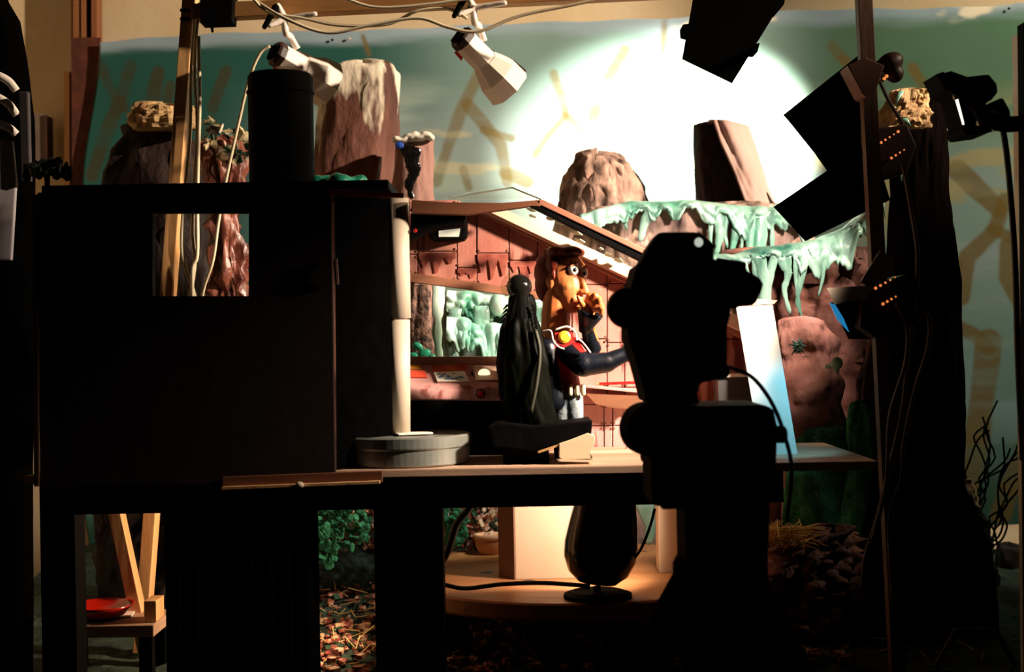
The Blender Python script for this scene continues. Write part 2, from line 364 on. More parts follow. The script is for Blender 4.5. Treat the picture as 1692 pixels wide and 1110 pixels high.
n1 = fbm(WX*2.2, WZ*11, 11); n2 = fbm(WX*5, WZ*24, 31); n3 = fbm(WX*1.4+7, WZ*3.2, 51)
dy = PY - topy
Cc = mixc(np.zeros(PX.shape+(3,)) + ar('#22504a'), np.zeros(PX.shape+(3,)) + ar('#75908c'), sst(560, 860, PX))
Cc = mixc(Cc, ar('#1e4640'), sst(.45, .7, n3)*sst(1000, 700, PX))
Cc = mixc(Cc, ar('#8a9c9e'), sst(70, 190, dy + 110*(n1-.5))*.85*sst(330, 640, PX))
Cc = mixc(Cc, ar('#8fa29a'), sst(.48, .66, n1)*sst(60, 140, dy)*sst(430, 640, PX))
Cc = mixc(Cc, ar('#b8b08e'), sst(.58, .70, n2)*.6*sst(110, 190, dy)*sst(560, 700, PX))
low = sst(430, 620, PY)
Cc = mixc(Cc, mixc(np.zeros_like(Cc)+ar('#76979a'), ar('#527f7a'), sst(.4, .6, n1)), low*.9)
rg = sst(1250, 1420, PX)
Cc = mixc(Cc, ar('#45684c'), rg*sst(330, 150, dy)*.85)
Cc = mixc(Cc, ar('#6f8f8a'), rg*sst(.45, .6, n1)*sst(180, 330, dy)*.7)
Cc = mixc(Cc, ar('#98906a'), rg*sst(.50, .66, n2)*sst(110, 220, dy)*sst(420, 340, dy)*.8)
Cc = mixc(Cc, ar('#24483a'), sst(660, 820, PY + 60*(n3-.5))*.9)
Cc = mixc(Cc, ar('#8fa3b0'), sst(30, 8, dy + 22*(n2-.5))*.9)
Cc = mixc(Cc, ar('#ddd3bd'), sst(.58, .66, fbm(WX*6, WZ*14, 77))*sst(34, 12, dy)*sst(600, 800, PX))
strokes = [([(165, 105), (178, 140), (204, 178)], 17), ([(216, 108), (198, 165), (172, 225), (152, 290)], 21), ([(262, 118), (252, 168)], 20), ([(282, 140), (276, 172)], 14),
 ([(375, 118), (352, 178)], 18), ([(350, 200), (330, 240)], 14), ([(790, 125), (765, 175), (740, 240), (722, 300)], 17), ([(772, 172), (800, 205), (828, 240), (838, 300)], 17), ([(800, 215), (845, 228)], 10),
 ([(1032, 84), (1005, 128), (988, 165), (976, 215)], 15), ([(915, 122), (932, 170), (934, 192), (905, 225), (885, 255)], 12), ([(934, 190), (962, 214)], 11), ([(1098, 36), (1095, 84)], 11),
 ([(1375, 78), (1402, 108), (1425, 130)], 17), ([(1508, 112), (1530, 150)], 17), ([(1583, 280), (1618, 315), (1652, 345)], 30), ([(1662, 330), (1645, 380), (1600, 425), (1590, 490)], 26),
 ([(1640, 378), (1700, 402)], 20), ([(1666, 405), (1664, 460), (1700, 520)], 26), ([(1575, 538), (1610, 552), (1634, 575)], 22), ([(1634, 565), (1628, 640), (1618, 720), (1600, 800)], 40),
 ([(1700, 735), (1672, 800), (1655, 850)], 34), ([(1540, 380), (1580, 440)], 20), ([(1750, 200), (1760, 420)], 24), ([(600, 60), (610, 90)], 8), ([(765, 280), (775, 310)], 13), ([(835, 285), (870, 300)], 20)]
wob = (fbm(WX*9, WZ*9, 91)-.5)
for pts, w in strokes:
    w *= 1.1
    d = np.full(PX.shape, 1e9)
    for (ax, ay), (bx, by) in zip(pts[:-1], pts[1:]):
        t = np.clip(((PX-ax)*(bx-ax)+(PY-ay)*(by-ay))/((bx-ax)**2+(by-ay)**2), 0, 1)
        d = np.minimum(d, np.hypot(PX-ax-t*(bx-ax), PY-ay-t*(by-ay)))
    Cc = mixc(Cc, ar('#6b5a2c') if pts[0][0] > 500 else ar('#3a3a26'), sst(w/2+2.5, w/2-3.5, d + wob*9)*(.86-.35*sst(.45, .7, n2))*(.8 if 700 < pts[0][0] < 1110 else 1.0))
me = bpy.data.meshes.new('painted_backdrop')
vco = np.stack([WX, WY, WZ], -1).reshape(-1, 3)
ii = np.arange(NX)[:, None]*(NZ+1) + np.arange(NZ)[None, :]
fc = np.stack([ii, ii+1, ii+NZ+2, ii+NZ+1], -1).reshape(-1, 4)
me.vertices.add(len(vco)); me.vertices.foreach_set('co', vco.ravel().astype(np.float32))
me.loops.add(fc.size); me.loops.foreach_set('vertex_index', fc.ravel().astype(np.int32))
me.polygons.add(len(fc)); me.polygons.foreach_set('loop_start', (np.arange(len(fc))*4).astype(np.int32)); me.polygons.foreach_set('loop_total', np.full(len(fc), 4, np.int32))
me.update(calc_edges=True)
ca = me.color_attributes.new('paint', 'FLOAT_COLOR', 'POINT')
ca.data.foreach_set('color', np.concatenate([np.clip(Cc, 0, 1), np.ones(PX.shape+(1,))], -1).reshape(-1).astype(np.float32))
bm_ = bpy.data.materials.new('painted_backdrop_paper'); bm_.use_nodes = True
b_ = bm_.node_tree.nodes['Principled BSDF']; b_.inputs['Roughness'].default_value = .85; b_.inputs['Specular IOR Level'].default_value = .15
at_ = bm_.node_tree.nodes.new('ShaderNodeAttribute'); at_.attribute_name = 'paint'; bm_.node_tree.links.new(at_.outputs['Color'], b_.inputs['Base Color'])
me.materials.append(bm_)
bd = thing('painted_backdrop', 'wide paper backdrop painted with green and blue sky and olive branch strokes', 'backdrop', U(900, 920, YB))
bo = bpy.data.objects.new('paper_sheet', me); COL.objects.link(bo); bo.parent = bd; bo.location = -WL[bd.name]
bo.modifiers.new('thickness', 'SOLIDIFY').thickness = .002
for p in ((549, 66), (1188, 50), (1667, 14), (1690, 52)):
    obj('thumbtack', G().ball(U(*p, YB-.012), (.0035, .003, .0035), n=10, m=6), M['black'], bd)
for p in ((577, 64),): obj('thumbtack', G().ball(U(*p, YB-.012), (.0035, .003, .0035), n=10, m=6), M['cord'], bd)['label'] = 'pale thumbtack'
# ------------------------------------------------------------------ swamp base and rocks
ZG = .44
def ground_z(x, y):
    r = max(0, (y-2.45))/1.0
    side = math.exp(-((x-.05)/.75)**2)
    return ZG + .20*min(r, 1)**1.3*side + .012*noise.noise(Vector((x*9, y*9, 0))) + .006*noise.noise(Vector((x*30, y*30, 4)))
g = G(); nx, ny = 130, 90; x0, x1, y0, y1 = -1.02, 1.62, 2.10, 3.52; vs = []
for i in range(nx+1):
    for j in range(ny+1):
        x = x0+(x1-x0)*i/nx; y = y0+(y1-y0)*j/ny; vs.append((x, y, ground_z(x, y)))
g.add(vs, [(i*(ny+1)+j, (i+1)*(ny+1)+j, (i+1)*(ny+1)+j+1, i*(ny+1)+j+1) for i in range(nx) for j in range(ny)])
sk = [(i*(ny+1)) for i in range(nx+1)] + [nx*(ny+1)+j for j in range(1, ny+1)] + [i*(ny+1)+ny for i in range(nx-1, -1, -1)] + [j for j in range(ny-1, 0, -1)]
b0 = len(g.v); g.v += [Vector((g.v[i].x, g.v[i].y, 0)) for i in sk]; L = len(sk)
g.f += [(sk[k], b0+k, b0+(k+1) % L, sk[(k+1) % L]) for k in range(L)]
gs = tag(obj('set_floor', g, M['soil'], smooth=False), 'raised dark green swamp base under the rocks behind the table', 'set base')
def rk(name, label, rows, Y, m, cat='rock', **k):
    k.setdefault('zb', ZG-.005)
    t = thing(name, label, cat, U((rows[0][1]+rows[0][2])/2, rows[0][0], Y) * 1)
    t.location.z = ZG; WL[t.name] = Vector(t.location)
    obj('rock_body', rock(rows, Y, **k), m, t, smooth=True)
    return t
t = rk('rock_column', 'tall rounded mauve rock column with white painted top, behind the black cylinder', [(120, 545, 655), (150, 535, 660), (220, 528, 657), (320, 520, 640), (420, 505, 650)], 3.0, M['mauve_rock'], amp=.022, fl=(14, 14, 2.2), seed=1, dome=.30, kd=.75)
t = rk('rock_stump', 'short square mauve rock stump with black tar running down its front', [(232, 655, 713), (325, 640, 716), (420, 636, 722)], 2.9, M['mauve_rock_plain'], amp=.012, fl=(18, 18, 3), seed=2, dome=.1, kd=.8)
tar = fuse(drip([(682, 243), (680, 262), (684, 285), (676, 305), (680, 330)], 2.85, 30, 4).add(*(lambda q: (q.v, q.f))(drip([(672, 240), (668, 250), (672, 262)], 2.85, 22, 9))), .003, 3); obj('tar_run', tar, M['black_gloss'], t, smooth=True)['label'] = 'glossy black tar run'
cap = G()
for k in range(12):
    p = U(655+k*5.2, 230-6*random.random()+ (3 if k < 4 else -2), 2.87); cap.ball(p, (.008+.006*random.random(), .02, .006+.004*random.random()), n=8, m=6)
obj('white_crust', fuse(cap, .003, 3), M['paper'], t, smooth=True)['label'] = 'white flaky crust along the top'
obj('blue_paint', G().ball(U(660, 240, 2.845), (.009, .004, .007), n=8, m=6), mat('blue_paint', '#1a4ab0'), t)['label'] = 'blue paint blob'
t = rk('rock_boulder', 'streaked mauve boulder standing on the slime ledge right of the skylight', [(262, 950, 1025), (285, 930, 1055), (330, 920, 1072), (420, 915, 1090)], 3.1, M['streak_rock'], amp=.04, fl=(15, 15, 5), seed=3, dome=.25, kd=.8)
t = rk('rock_monolith', 'leaning flat sided mauve monolith in the bright spot on the backdrop', [(206, 1148, 1222), (260, 1147, 1246), (330, 1152, 1272), (420, 1155, 1332), (520, 1160, 1340)], 3.08, rockmat('glitter_dark_rock', '#160a08', '#2e1a16', scale=60, rough=.4), amp=.008, fl=(9, 9, 3), seed=4, dome=.12, kd=.7, boxy=.7, yaw=.3)
mg = G(); L_ = [(1166, 204), (1180, 245), (1203, 292), (1222, 345), (1236, 425)]; R_ = [(1236, 208), (1254, 262), (1280, 335), (1305, 385), (1342, 440)]
for i in range(41):
    for j in range(25):
        y_ = 204+ 222*i/40; xa = np.interp(y_, [p[1] for p in L_], [p[0] for p in L_]); xb = np.interp(y_, [p[1] for p in R_], [p[0] for p in R_]); t_ = j/24
        x_ = xa+(xb-xa)*t_; dpt = -.085 + .10*t_**2.2 - .012*abs(noise.noise(Vector((x_*.05-y_*.022, y_*.006, 2))))*2 - .006*noise.noise(Vector((x_*.09, y_*.03, 7)))
        p = U(x_, y_, 3.08); mg.v.append(Vector((p.x, 3.08+dpt + (.05 if i == 0 else 0), p.z)))
mg.f += [(i*25+j, (i+1)*25+j, (i+1)*25+j+1, i*25+j+1) for i in range(40) for j in range(24)]
obj('paper_skin', mg, rockmat('mauve_paper_skin', '#9a7a74', '#b89a92', scale=6, bump=.4), t, smooth=True, solid=.004)['label'] = 'folded mauve paper skin'
# upper slime ledge
t = rk('slime_ledge', 'wide pale rock ledge with mint slime dripping from its rim behind the film camera', [(345, 968, 1325), (420, 962, 1345), (600, 960, 1360)], 2.86, M['streak_rock'], amp=.025, fl=(12, 12, 4), seed=5, kd=.38, boxy=.5, dome=.03, lev=40, n=90)
obj('slime_sheet', drape([(960, 362, 46), (1020, 342, 50), (1060, 338, 18), (1150, 336, 14), (1200, 342, 26), (1240, 345, 34), (1290, 345, 38), (1335, 385, 26)], 2.765, .09, 1), M['slime'], t, smooth=True, solid=.006)['label'] = 'mint slime sheet over the rim'
for i, (pts, w) in enumerate([([(1182, 345), (1190, 380), (1183, 425)], 22), ([(1222, 350), (1216, 385), (1208, 420)], 18), ([(1238, 350), (1240, 400), (1238, 470), (1248, 500)], 17), ([(1262, 350), (1255, 400), (1250, 450), (1262, 505)], 24), ([(1075, 345), (1064, 372), (1058, 400)], 20), ([(1025, 350), (1036, 380)], 16), ([(1205, 345), (1198, 380), (1202, 410)], 10), ([(1290, 350), (1296, 372)], 20), ([(1176, 345), (1174, 400), (1180, 440)], 8), ([(1246, 350), (1252, 420), (1258, 480)], 8), ([(1228, 350), (1226, 400), (1222, 430)], 7), ([(1274, 350), (1276, 400), (1272, 430)], 9)]):
    obj('slime_drip', drip(pts, 2.752, w, i), M['slime'], t, smooth=True)
t = rk('slime_shelf', 'lower dark rock shelf hung with deep green slime left of the wooden light pole', [(418, 1195, 1452), (500, 1225, 1470), (560, 1250, 1480), (700, 1260, 1490)], 2.66, M['brown_rock'], amp=.03, fl=(16, 16, 9), seed=6, kd=.3, boxy=.5, dome=.03, lev=46, n=90, crumple=.9)
obj('slime_sheet', drape([(1172, 428, 14), (1215, 428, 10), (1260, 415, 16), (1300, 412, 26), (1345, 405, 24), (1400, 385, 36), (1450, 340, 50)], 2.59, .07, 2), M['slime_deep'], t, smooth=True, solid=.006)['label'] = 'green slime sheet over the rim'
for i, (pts, w) in enumerate([([(1252, 420), (1262, 460), (1262, 520), (1275, 560)], 22), ([(1282, 415), (1272, 460), (1268, 530)], 16), ([(1300, 420), (1302, 455), (1296, 480), (1306, 520)], 14), ([(1330, 415), (1326, 450), (1318, 490), (1322, 520)], 14), ([(1345, 410), (1350, 440)], 18), ([(1290, 425), (1300, 448), (1315, 452)], 18), ([(1228, 430), (1240, 470), (1256, 505)], 10), ([(1314, 420), (1316, 470), (1328, 545)], 8), ([(1245, 425), (1250, 480), (1258, 590)], 9), ([(1362, 410), (1360, 455), (1352, 490)], 8)]):
    obj('slime_drip', drip(pts, 2.572, w, 20+i), M['slime_deep'], t, smooth=True)
t = rk('paper_boulder', 'crumpled brown paper boulder to the right of the white panel', [(528, 1288, 1362), (560, 1286, 1378), (640, 1292, 1390), (705, 1300, 1398), (800, 1300, 1405)], 2.48, M['brown_paper'], amp=.014, fl=(9, 9, 8), seed=7, kd=.5, boxy=.6, dome=.1, crumple=.8, n=80, lev=60, yaw=.15)
lt = G()
for k in range(46):
    a_ = random.uniform(0, 6.28); r_ = random.uniform(4, 17); c_ = U(1318, 574, 2.405); e_ = U(1318+r_*math.cos(a_), 574+r_*math.sin(a_), 2.398+random.uniform(-.006, .006))
    lt.tube([c_, c_.lerp(e_, .6)+Vector((0, -.004, .002)), e_], [.0025, .002, .0006], 5)
obj('lichen_tuft', lt, M['slime_deep'], t)['label'] = 'green lichen tuft'
obj('slime_bead', fuse(G().ball(U(1383, 600, 2.40), (.010, .008, .011)).ball(U(1383, 614, 2.40), (.004, .004, .004)).capsule(U(1383, 600, 2.40), U(1366, 606, 2.42), .004, .004), .002, 2), M['slime'], t)['label'] = 'mint slime bead on the right side'
t = rk('paper_boulder', 'narrow brown rock half hidden behind the wooden light pole', [(540, 1440, 1462), (600, 1422, 1470), (690, 1410, 1475), (800, 1405, 1480)], 2.52, M['brown_rock'], amp=.02, fl=(18, 18, 9), seed=8, kd=.6)
t = rk('moss_mound', 'green mossy mound at the foot of the brown paper boulder', [(712, 1330, 1405), (735, 1308, 1412), (770, 1300, 1415), (900, 1290, 1420)], 2.42, M['moss'], amp=.012, seed=9, kd=.4, dome=.2, cat='moss')
t = rk('moss_mound', 'tall green mossy stump between the two brown rocks', [(672, 1402, 1440), (700, 1395, 1452), (770, 1396, 1458), (900, 1380, 1460)], 2.40, M['moss'], amp=.012, seed=10, kd=.6, dome=.5, cat='moss')
# behind the cockpit window
t = rk('slime_terrace', 'stepped pale mint slime terrace seen through the cockpit window', [(500, 735, 915), (545, 730, 920), (640, 725, 940), (800, 720, 950)], 2.78, M['slime_deep'], amp=.02, seed=11, kd=.3, boxy=.5, dome=.02, cat='slime bank')
for i, (pts, w) in enumerate([([(752, 510), (750, 560), (756, 610)], 20), ([(797, 505), (795, 560), (792, 610)], 26), ([(742, 540), (744, 600)], 16), ([(850, 500), (856, 560), (850, 610)], 22), ([(885, 500), (880, 550), (884, 600)], 20)]):
    obj('slime_drip', drip(pts, 2.66, w, 40+i), M['slime'] if i % 2 else M['slime_deep'], t, smooth=True)
obj('slime_sheet', drape([(738, 486, 60), (765, 492, 44), (790, 492, 60), (828, 499, 40), (870, 494, 55), (930, 494, 55)], 2.70, .06, 5, bulge=.014), M['slime_pale'], t, smooth=True, solid=.006)
obj('slime_sheet', drape([(738, 532, 60), (770, 535, 75), (800, 545, 60), (850, 543, 75), (930, 540, 60)], 2.655, .05, 6, bulge=.016), M['slime'], t, smooth=True, solid=.006)
obj('slime_bulb', G().ball(U(824, 503, 2.66), (.018, .016, .022)), M['slime_pale'], t, smooth=True)
t = rk('tree_trunk', 'speckled dark trunk behind the cockpit window beside the pipe', [(440, 678, 716), (520, 674, 714), (600, 672, 716), (800, 668, 722)], 2.50, mat('speckled_bark', '#1c0e0b', '#8a6a5c', 60, .8, .8, 90), amp=.012, seed=12, kd=.8, cat='trunk')
obj('slime_strip', drip([(725, 462), (724, 500), (722, 550), (726, 600), (722, 640)], 2.46, 20, 3), M['slime_pale'], t, smooth=True)['label'] = 'pale slime strip down the right side'
lf = G()
for x, y, w, a in ((690, 572, 20, .5), (700, 585, 26, -.4), (684, 588, 20, .2), (712, 592, 18, -.7)):
    c = U(x, y, 2.44); R = Matrix.Rotation(a, 3, 'Y'); lf.ball(c, (S(w, 2.44)/2, .006, S(w, 2.44)/3.2), R, 10, 6)
obj('leaf_clump', lf, M['green_sheet'], t, smooth=True)['label'] = 'crumpled green leaves at the foot'
# left rocks seen above and through the black hull
t = rk('rubble_heap', 'dark rock heap with a crumpled tan paper top at far left', [(215, 215, 300), (250, 190, 345), (320, 175, 380), (600, 160, 400)], 2.75, M['dark_rock'], amp=.03, fl=(10, 10, 6), seed=13, kd=.5)
obj('tan_top', rock([(178, 222, 318), (200, 214, 330), (214, 222, 326)], 2.70, kd=.6, amp=.016, fl=(22, 22, 22), seed=14, lev=14, dome=.1), M['tan_paper'], t)['label'] = 'crumpled tan paper cap'
t = rk('foil_rock', 'reddish brown glossy crumpled rock seen through the hole in the black hull', [(232, 335, 392), (280, 340, 408), (352, 358, 384), (430, 350, 402), (500, 352, 412), (640, 340, 430)], 2.60, rockmat('glossy_red_rock', '#4a1f16', '#a0604c', scale=14, rough=.3, bump=.9, spec=.6), amp=.026, fl=(20, 20, 14), seed=15, kd=.6, crumple=1.1)
fo = G()
for k in range(34):
    x = random.uniform(336, 412); y = 198 + (x-336)*.35 + random.uniform(-4, 48); c = U(x, y, 2.52+random.uniform(-.02, .02))
    R = Matrix.Rotation(random.uniform(0, 6), 3, Vector((random.random(), random.random(), random.random())))
    fo.box(c, (random.uniform(.01, .03), random.uniform(.006, .02), .004), R)
obj('foil_scraps', fo, mat('foil_and_leaf_scraps', '#16301c', '#c8b48c', 30, .4, .3, lo=.45, hi=.6, spec=.6), t)['kind'] = 'stuff'
gsht = G()
for k in range(9):
    x = 522+k*8.2; gsht.ball(U(x, 303+3*math.sin(k*2.1), 2.30), (.012, .02, .009+.003*math.sin(k*1.7)), Matrix.Rotation(k*.9, 3, 'Y'), 8, 6)
# dark trunk on the right
t = thing('tree_trunk', 'tall near black tree trunk with a crumpled tan top at the right of the set', 'trunk', (U(1530, 800, 2.38).x, 2.38, ZG))
obj('bark', rock([(150, 1500, 1556), (220, 1468, 1563), (330, 1466, 1568), (460, 1462, 1584), (660, 1462, 1592), (800, 1440, 1592), (900, 1420, 1632), (1000, 1405, 1645), (1110, 1390, 1660)], 2.38, kd=.6, amp=.012, fl=(16, 16, 3), seed=21, zb=ZG, dome=.1, lev=70), mat('black_bark', (.0025, .0018, .0016), (.005, .003, .0025), 20, .9, .5, 40, (1, 1, .2), spec=0), t)
obj('tan_top', rock([(152, 1470, 1535), (185, 1452, 1540), (212, 1446, 1530)], 2.33, kd=.35, amp=.016, fl=(26, 26, 26), seed=22, lev=16, dome=.1), M['tan_paper'], t)['label'] = 'crumpled tan paper crown'
for i, (pts, w) in enumerate([([(1490, 150), (1478, 175)], 9), ([(1494, 195), (1505, 208)], 10), ([(1488, 275), (1490, 300)], 6), ([(1458, 320), (1462, 360)], 6)]):
    obj('slime_drip', drip(pts, 2.285, w, 60+i), M['slime'], t, smooth=True)
t2 = rk('lower_rock', 'low flaky brown rock under the table end with straw on it', [(878, 1345, 1412), (895, 1290, 1416), (915, 1262, 1418), (985, 1245, 1425)], 2.31, M['brown_rock'], amp=.02, fl=(22, 22, 22), seed=23, kd=.5, crumple=1.0)
t2 = rk('lower_rock', 'small rock, its lit top painted pale, right of the black trunk', [(795, 1592, 1606), (815, 1588, 1615), (860, 1585, 1630), (985, 1580, 1650)], 2.75, rockmat('lit_top_rock', '#160d0a', '#241812', top='#cbb088', topz=.80), amp=.015, fl=(22, 22, 22), seed=24, kd=.6)  # pale top puts the light on this rock into its colour
t2 = rk('lower_rock', 'dark rounded rock on the floor edge at far right', [(905, 1650, 1690), (940, 1640, 1705), (985, 1630, 1720)], 2.95, M['dark_rock'], amp=.02, seed=25, kd=.6)
tag(obj('lit_ground_sheet', G().box((U(1720, 930, 3.2).x, 3.28, ground_z(U(1720, 930, 3.2).x, 3.28)+.014), (.34, .36, .004), Matrix.Rotation(.2, 3, 'Z')), M['beige']), 'beige sheet standing in for lit ground under the backdrop at far right', 'sheet')  # added sheet, its beige stands in for lit ground
# wire branches, straw, debris
wb = G()
for k in range(14):
    p = Vector(U(1605+random.uniform(-15, 45), 900, 2.9)); pts = [p]
    for j in range(6):
        p = p + Vector((random.uniform(-.02, .04), random.uniform(-.02, .02), random.uniform(.015, .06))); pts.append(p)
    wb.tube(smoothpath(pts, 3), .0022, 5)
tag(obj('wire_branches', wb, M['black']), 'tangle of thin dark twigs in front of the backdrop at lower right', 'branches')
def bits(n, region, z_off, kinds, name, m, label, cat):
    g = G()
    for k in range(n):
        x, y = region(); z = ground_z(x, y)+z_off+random.uniform(0, .012)
        R = Matrix.Rotation(random.uniform(0, 6), 3, 'Z') @ Matrix.Rotation(random.uniform(-.6, .6), 3, 'X')
        if kinds == 'flake': g.box((x, y, z), (random.uniform(.006, .022), random.uniform(.005, .014), random.uniform(.003, .010)), R)
        else: g.bar(Vector((x, y, z)), Vector((x, y, z)) + R @ Vector((random.uniform(.012, .04), 0, random.uniform(-.006, .02))), .0013, .0013, (0, 0, 1))
    return tag(obj(name, g, m), label, cat, kind='stuff')
deb = mat('leaf_debris', '#123a24', '#caa888', 45, .8, .3, lo=.42, hi=.6)
nt = deb.node_tree
e = nt.nodes['Color Ramp'].color_ramp.elements.new(.52); e.color = lin('#8f3a2c')
deb2 = mat('pale_scraps', '#2c5c44', '#e0ccb0', 38, .8, .3, lo=.40, hi=.56)
e2 = deb2.node_tree.nodes['Color Ramp'].color_ramp.elements.new(.47); e2.color = lin('#a8483c')
bits(2600, lambda: (random.uniform(-.42, .5), 2.14+1.3*random.random()**1.2), .002, 'flake', 'leaf_debris', deb, 'scattered leaf and moss debris over the swamp floor under the table', 'debris')
bits(700, lambda: (random.uniform(-.42, .75), random.uniform(2.14, 3.0)), .006, 'straw', 'straw_litter', mat('straw', '#b08a4a', '#d8b878', 20, .7), 'loose straw pieces littering the swamp floor', 'straw')
sg = G()
for k in range(160):
    c = U(random.uniform(1258, 1345), random.uniform(870, 900), 2.27+random.uniform(-.02, .02)); a = random.uniform(0, math.pi)
    d = Vector((math.cos(a), random.uniform(-.4, .4), .5*math.sin(a)))*random.uniform(.012, .028); sg.bar(c-d, c+d, .0014, .0014, (0, 1, 0))
tag(obj('straw_nest', sg, mat('golden_straw', '#c09448', '#e0bc78', 20, .7)), 'golden straw nest on the low brown rock', 'straw', kind='stuff')
# ------------------------------------------------------------------ table
ZT = .77
YF = 1.95
tb = thing('work_table', 'long low wooden table carrying the cockpit set and the black hull', 'table', (0, 2.1, 0))
def tx(px): return U(px, 770, YF).x
for i, (y0_, y1_) in enumerate(((1.95, 2.06), (2.063, 2.17), (2.173, 2.29))):
    obj('plank', G().box(((tx(40)+tx(1452))/2, (y0_+y1_)/2, ZT-.006), (tx(1452)-tx(40), y1_-y0_, .012)), M['wood_top'], tb, bevel=.002)
obj('apron', G().box(((tx(60)+tx(1300))/2, 1.985, ZT-.035), (tx(1300)-tx(60), .02, .045)), M['black'], tb, bevel=.001)
for x in (675, 95, 1200): obj('leg', G().box((U(x, 900, 2.02).x, 2.045, .378), (.098 if x == 675 else .05, .05, .756)), M['black'], tb, bevel=.002)
tl_ = thing('wood_strip', 'reddish wooden strip clamped along the table edge below the black hull', 'strip', U(500, 800, 1.92))
obj('batten', G().bar(U(368, 797, 1.925), U(632, 787, 1.925), .008, S(19, 1.92), (0, 1, 0)), M['wood_dark'], tl_, bevel=.001)
obj('lit_lower_edge', G().bar(U(368, 806, 1.915), U(628, 796, 1.915), .014, S(4, 1.92), (0, 1, 0)), M['wood'], tl_)['label'] = 'lower edge in pale wood as if lit'  # paler wood puts the light along this edge into its colour
obj('bolt', G().ball(U(495, 801, 1.905), (.006, .005, .0045)), M['cord'], tl_, smooth=True)
dr = G(); vs = []
for i in range(41):
    for j in range(9):
        x = 272+250*i/40; p = U(x, 815, 1.99); vs.append(Vector((p.x, 1.99+.012*math.sin(i*1.3), ZT-.058-(j/8)*.70)))
dr.add(vs, [(i*9+j, (i+1)*9+j, (i+1)*9+j+1, i*9+j+1) for i in range(40) for j in range(8)])
tag(obj('undertable_shade_sheet', dr, M['black_felt'], solid=.003, smooth=True), 'black sheet added for the darkness below the table under the black hull', 'cloth')  # sheet added to keep the space under the table black
# ------------------------------------------------------------------ black hull panel on the left
YH = 1.93
hl = thing('black_hull', 'large near black hull panel with a rectangular opening, left on the table', 'hull', (U(310, 790, YH).x, YH, ZT))
def hp(x, y): p = U(x, y, YH); return p
def ring_panel(outer, inner, off):
    g = G(); o = [Vector(p) for p in outer]; i = [Vector(p) for p in inner]; n = 4; off = Vector(off)
    g.v += o + i + [p+off for p in o] + [p+off for p in i]
    for k in range(4):
        l = (k+1) % 4
        g.f += [(k, l, 4+l, 4+k), (8+l, 8+k, 12+k, 12+l), (k, 8+k, 8+l, l), (4+l, 12+l, 12+k, 4+k)]
    return g
bl_, br_ = hp(66, 790), hp(553, 790); bl_.z = br_.z = ZT-.014
obj('front_panel', ring_panel([hp(62, 318), hp(546, 312), br_, bl_], [hp(252, 352), hp(411, 352), hp(411, 489), hp(252, 489)], (0, .015, 0)), M['board'], hl)
obj('edge_strip', G().bar(hp(64, 322)+Vector((-.003, -.004, 0)), Vector((bl_.x-.003, YH-.004, ZT-.012)), .006, .006), mat('brown_edge', '#4a2e1e'), hl)
a, b = hp(549, 318), U(640, 330, 2.03)
obj('side_panel', G().prism([a, b, Vector((b.x, b.y, ZT+.0005)), Vector((br_.x, YF+.004, ZT+.0005)), Vector((a.x, YF+.004, a.z))], (.004, .012, 0)), M['black_felt'], hl)
zr = hp(300, 310).z
obj('roof_board', G().box(((hp(62, 310).x+hp(640, 310).x)/2, 2.035, zr+.002), (hp(640, 310).x-hp(62, 310).x, .18, .012)), M['black'], hl, bevel=.002)
obj('red_edge', G().bar(hp(546, 319)+Vector((0, -.006, 0)), hp(668, 324)+Vector((0, -.006, 0)), .006, S(8, YH), (0, 1, 0)), M['red_plastic'], hl)['label'] = 'red strip on the roof edge'
obj('hook', G().tube(smoothpath([hp(553, 428)+Vector((.002, -.006, 0)), hp(557, 450)+Vector((0, -.008, 0)), hp(558, 470)+Vector((0, -.006, 0))]), .003), M['cord_brown'], hl)
zr += .008
cy = thing('black_cylinder', 'upright black cylinder standing on the hull roof in front of the mauve column', 'cylinder', (U(466, 300, 2.05).x, 2.05, zr))
rC = S(107, 2.05)/2; hC = U(466, 122, 2.05).z - zr
obj('body', G().lathe([(rC-.004, 0), (rC, .004), (rC, hC-.006), (rC-.003, hC-.001), (rC-.01, hC)], (U(466, 300, 2.05).x, 2.05, zr), n=48), M['black'], cy, smooth=False)
obj('lid_rim', G().lathe([(rC+.001, hC-.03), (rC+.002, hC-.029), (rC+.002, hC-.026), (rC+.001, hC-.025)], (U(466, 300, 2.05).x, 2.05, zr), n=48, caps=False), M['black'], cy)
gsht2 = G()
for k in range(9):
    p = U(524+k*8, 305, 2.06); gsht2.ball(Vector((p.x, 2.06+.015*math.sin(k), zr+.008)), (.013, .018, .014+.005*math.sin(k*1.7)), Matrix.Rotation(k*.9, 3, 'Y'), 8, 6)
tag(obj('green_wrap', fuse(gsht2, .004, 2), M['green_sheet'], smooth=False), 'crumpled green plastic sheet on the hull roof beside the black cylinder', 'sheet')
pl = G()
for k in range(60):
    a = random.uniform(0, 6.28); e_ = random.uniform(-.2, 1.3); r = random.uniform(.01, .028)
    c = U(78, 284, 2.05) + Vector((r*math.cos(a)*math.cos(e_)*1.2, r*math.sin(a)*math.cos(e_), r*math.sin(e_)*.8-.004))
    pl.ball(c, (.007, .003, .009), Matrix.Rotation(random.uniform(0, 6), 3, Vector((random.random(), random.random(), 1))), 6, 4)
pt = thing('dark_shrub', 'small dark crumpled shrub on the left end of the hull roof', 'plant', (U(78, 300, 2.05).x, 2.05, zr))
obj('foliage', pl, mat('dark_leaves', (.006, .008, .005), None, 9, .8), pt)['kind'] = 'stuff'
obj('stem', G().tube([(U(78, 300, 2.05).x, 2.05, zr), U(78, 286, 2.05)], .004), M['black'], pt)
